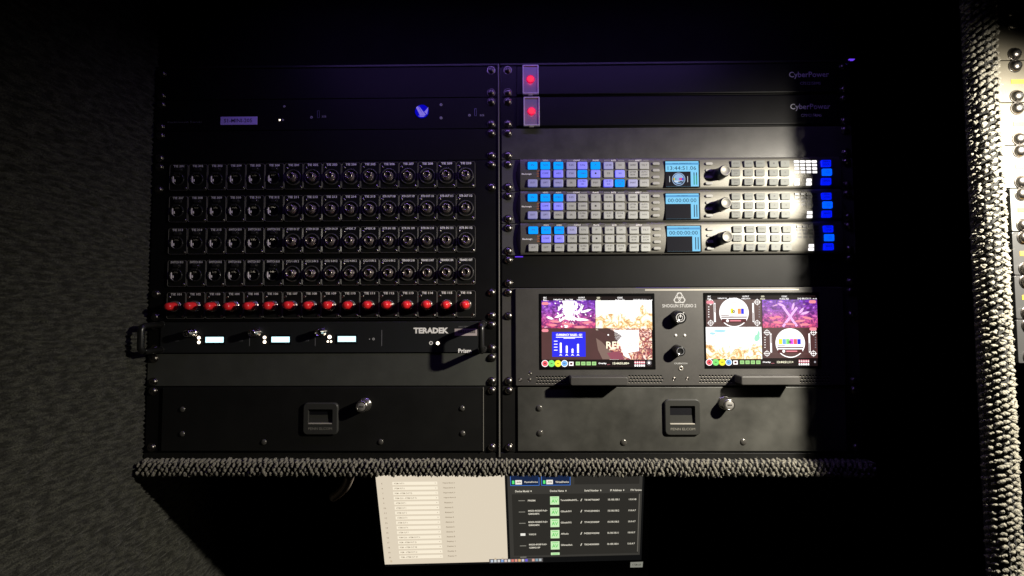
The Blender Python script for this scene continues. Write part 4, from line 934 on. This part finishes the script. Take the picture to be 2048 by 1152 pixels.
lst = ['ATEM OUT 5', 'ATEM OUT 6', 'PGM - ATEM OUT 25', 'PGM CLN - ATEM OUT 31', 'ATEM OUT 1', 'ATEM OUT 2', 'ATEM OUT 3', 'ATEM OUT 4', 'ATEM OUT 5', 'ATEM OUT 6', 'ATEM OUT 7', 'PGM CLN - ATEM OUT 31', 'PGM - ATEM OUT 25', 'PGM - ATEM OUT 28', 'PGM - ATEM OUT 26', 'PGM - ATEM OUT 29']
rt = ['Hyperdeck 5', 'Hyperdeck 6', 'Hyperdeck 7', 'Hyperdeck 8'] + ['Atomos %d' % i for i in range(1, 9)] + ['Replay %d' % i for i in range(1, 5)]
for i in range(16):
    v = 5.5 + i * 9.92
    QR(q, 32, v - 3.3, 122, v + 3.3, .5, MF); QR(q, 32, v + 3.3, 122, v + 3.7, .5, MS)
    QT(q, lst[i], 35, v, 2.05 * len(lst[i]), 3.0, .7, MT, 0.01); QT(q, 'v', 117, v, 2.2, 1.6, .7, MT, .03)
    QT(q, rt[i], 133, v, 2.15 * len(rt[i]), 3.0, .7, MT, 0.015); QT(q, str(i + 5), 10, v, 2.0 if i < 5 else 4, 2.8, .7, MT, 0.01)
for u in (12, 229, 244): QR(q, u, 160, u + 4, 164, .7, MS)
q.build('window', t, 'cream window with rows of drop-down fields')
q = MB(); QR(q, 262, -30, 532, 161, .3, MD); QR(q, 270, 30, 528, 157, .45, MD2)
BB = em('btn_blue', (0.06, 0.22, 0.75), 1); BK = em('btn_navy', (0.01, 0.02, 0.06), 1); GR = em('dot_green', (0.1, 0.85, 0.2), 1); WH = em('chip_white', (0.9, 0.88, 0.8), 1)
for u, s_ in ((268, 'PhysicalDevice'), (330, 'VirtualDevice')):
    QR(q, u, -12, u + 58, 12.5, .5, BB); QR(q, u + 1, -12, u + 57, 11.5, .6, BK); QR(q, u + 3.5, 2, u + 8, 9, .7, GR); QR(q, u + 10, 1, u + 23, 10, .7, WH); QT(q, 'AVB', u + 12, 5.5, 9, 3.2, .8, MT, .05); QT(q, s_, u + 28, 5.5, 27, 4, .7, ML, .03)
QR(q, 396, -8, 526, 11, .5, MD2)
for u, s_, wd in ((277, 'Device Model', 28), (347, 'Device Name', 28), (416, 'Serial Number', 29), (468, 'IP Address', 23), (509, 'FW Version', 22)): QT(q, s_, u, 24, wd, 4.2, .6, ML, .03); QR(q, u + wd + 3, 22.5, u + wd + 5, 25.5, .6, ML) if u < 500 else None
rowsd = [('PRISM', '', 'TeradekMini0075...', 'TB1M77002M7', '10.100.100.1', '1.0.0.148'), ('M4250-40G8XF-PoE+', 'GSM4248PX', 'GSStudioSW1', 'TFV4C2EV000D1', '10.100.100.2', '13.0.4.7'), ('M4250-40G8XF-PoE+', 'GSM4248PX', 'GSStudioSW2', 'TFV4C2EV0000P', '10.100.100.3', '13.0.4.7'), ('WAX218', '', 'APStudio', 'P4ZB25W02008', '10.100.100.11', '10.0.0.7'), ('M4250-40G8F-PoE+', 'GSM4210P', 'GSStreamRack', 'TBG3405000000', '10.100.100.4', '13.0.4.7'), ('M4250-40G8F-PoE+', '', 'GSControl', 'TBG340512200', '10.100.100.5', '13.0.4.7')]
AVW = em('av_tile', (0.62, 0.9, 0.5), 1); AVG = em('av_green', (0.12, 0.62, 0.12), 1)
for i, (a1, a2, nm, sn, ip, fw) in enumerate(rowsd):
    v = 43.5 + i * 23.3; last = i == 5
    QR(q, 283, v - .8, 296, v + .8, .6, MGT) if i != 3 else QR(q, 285, v - 2.5, 295, v + 2.5, .6, WH)
    if i < 5: QT(q, a1, 302, v - (2.2 if a2 else 0), 2.3 * len(a1) if len(a1) > 8 else 15, 3.6, .6, ML, .03)
    if a2: QT(q, a2, 302, v + 4.2, 23, 3.6, .6, ML, .03)
    QR(q, 347, v - 8, 365, min(v + 9, 157), .6, AVW)
    QR(q, 350, v - 5.6, 362, v - 4.4, .7, AVG)
    if not last: QT(q, 'AV', 349.5, v + 1.6, 13, 7.5, .7, AVG, .02)
    if not last:
        QT(q, nm, 368, v, 2.0 * len(nm), 3.6, .6, ML, .03); QT(q, '/', 408, v, 4, 5, .6, ML, .06); QT(q, sn, 416, v, 31, 3.6, .6, ML, .03); QT(q, ip, 464, v, 23, 4, .6, ML, .03); QT(q, fw, 506, v, 15, 3.6, .6, ML, .03)
QR(q, 526, 32, 528, 154, .6, em('scroll_bar', (0.13, 0.12, 0.10), 1)); q.build('window', t, 'dark window listing devices beside green tiles')
q = MB(); cols_ = [(.7, .8, .95), (.8, .85, .85), (.85, .85, .85), (.3, .5, .95), (.95, .75, .7), (.9, .9, .85), (.9, .25, .2), (.95, .4, .3), (.95, .6, .25), (.8, .75, .8), (.2, .15, .85), (.1, .1, .1), (.9, .5, .4), (.3, .45, .55), (.6, .65, .65)]
QR(q, 218, 162.5, 330, 170.5, .5, em('dock', (0.10, 0.09, 0.09), 1))
for i, c in enumerate(cols_): QR(q, 221 + i * 7.2, 164, 226.2 + i * 7.2, 169, .7, em('dock%d' % i, c, .8))
q.build('dock', t)
q = MB(); q.quad([PQ(1261, 1124.5, .4), PQ(1286, 1123.5, .4), PQ(1285, 1134.5, .4), PQ(1260.5, 1135, .4)], mat('sticker', (0.5, 0.5, 0.42), .5, emi=(0.3, 0.3, 0.25), es=.8))
vs, fs = textmesh('ATEM OP', .02); q.add([PQ(1264 + a * 18, 1131.5 - b_ * 4, .6) for a, b_ in vs], fs, mat('sticker_ink', (.05, .05, .04), .5, emi=(.1, .1, .08), es=.6)); q.build('sticker', t)

# dangling glossy cable loop under the ledge
pts = []
for i in range(15):
    a = i / 14; u = 700 - 8 * a - 26 * a * a; v = 950 + 52 * a - 8 * a * a * a
    x, z = PX(u, v, -30 - 25 * a); pts.append((x, z, -30 - 25 * a))
q = MB(); q.tube(pts, 6.5, mat('cable_gloss', (0.30, 0.22, 0.18), .3, .3), 14)
tag(q.build('cable'), 'thick glossy cable end curling down below the carpeted ledge', 'cable')
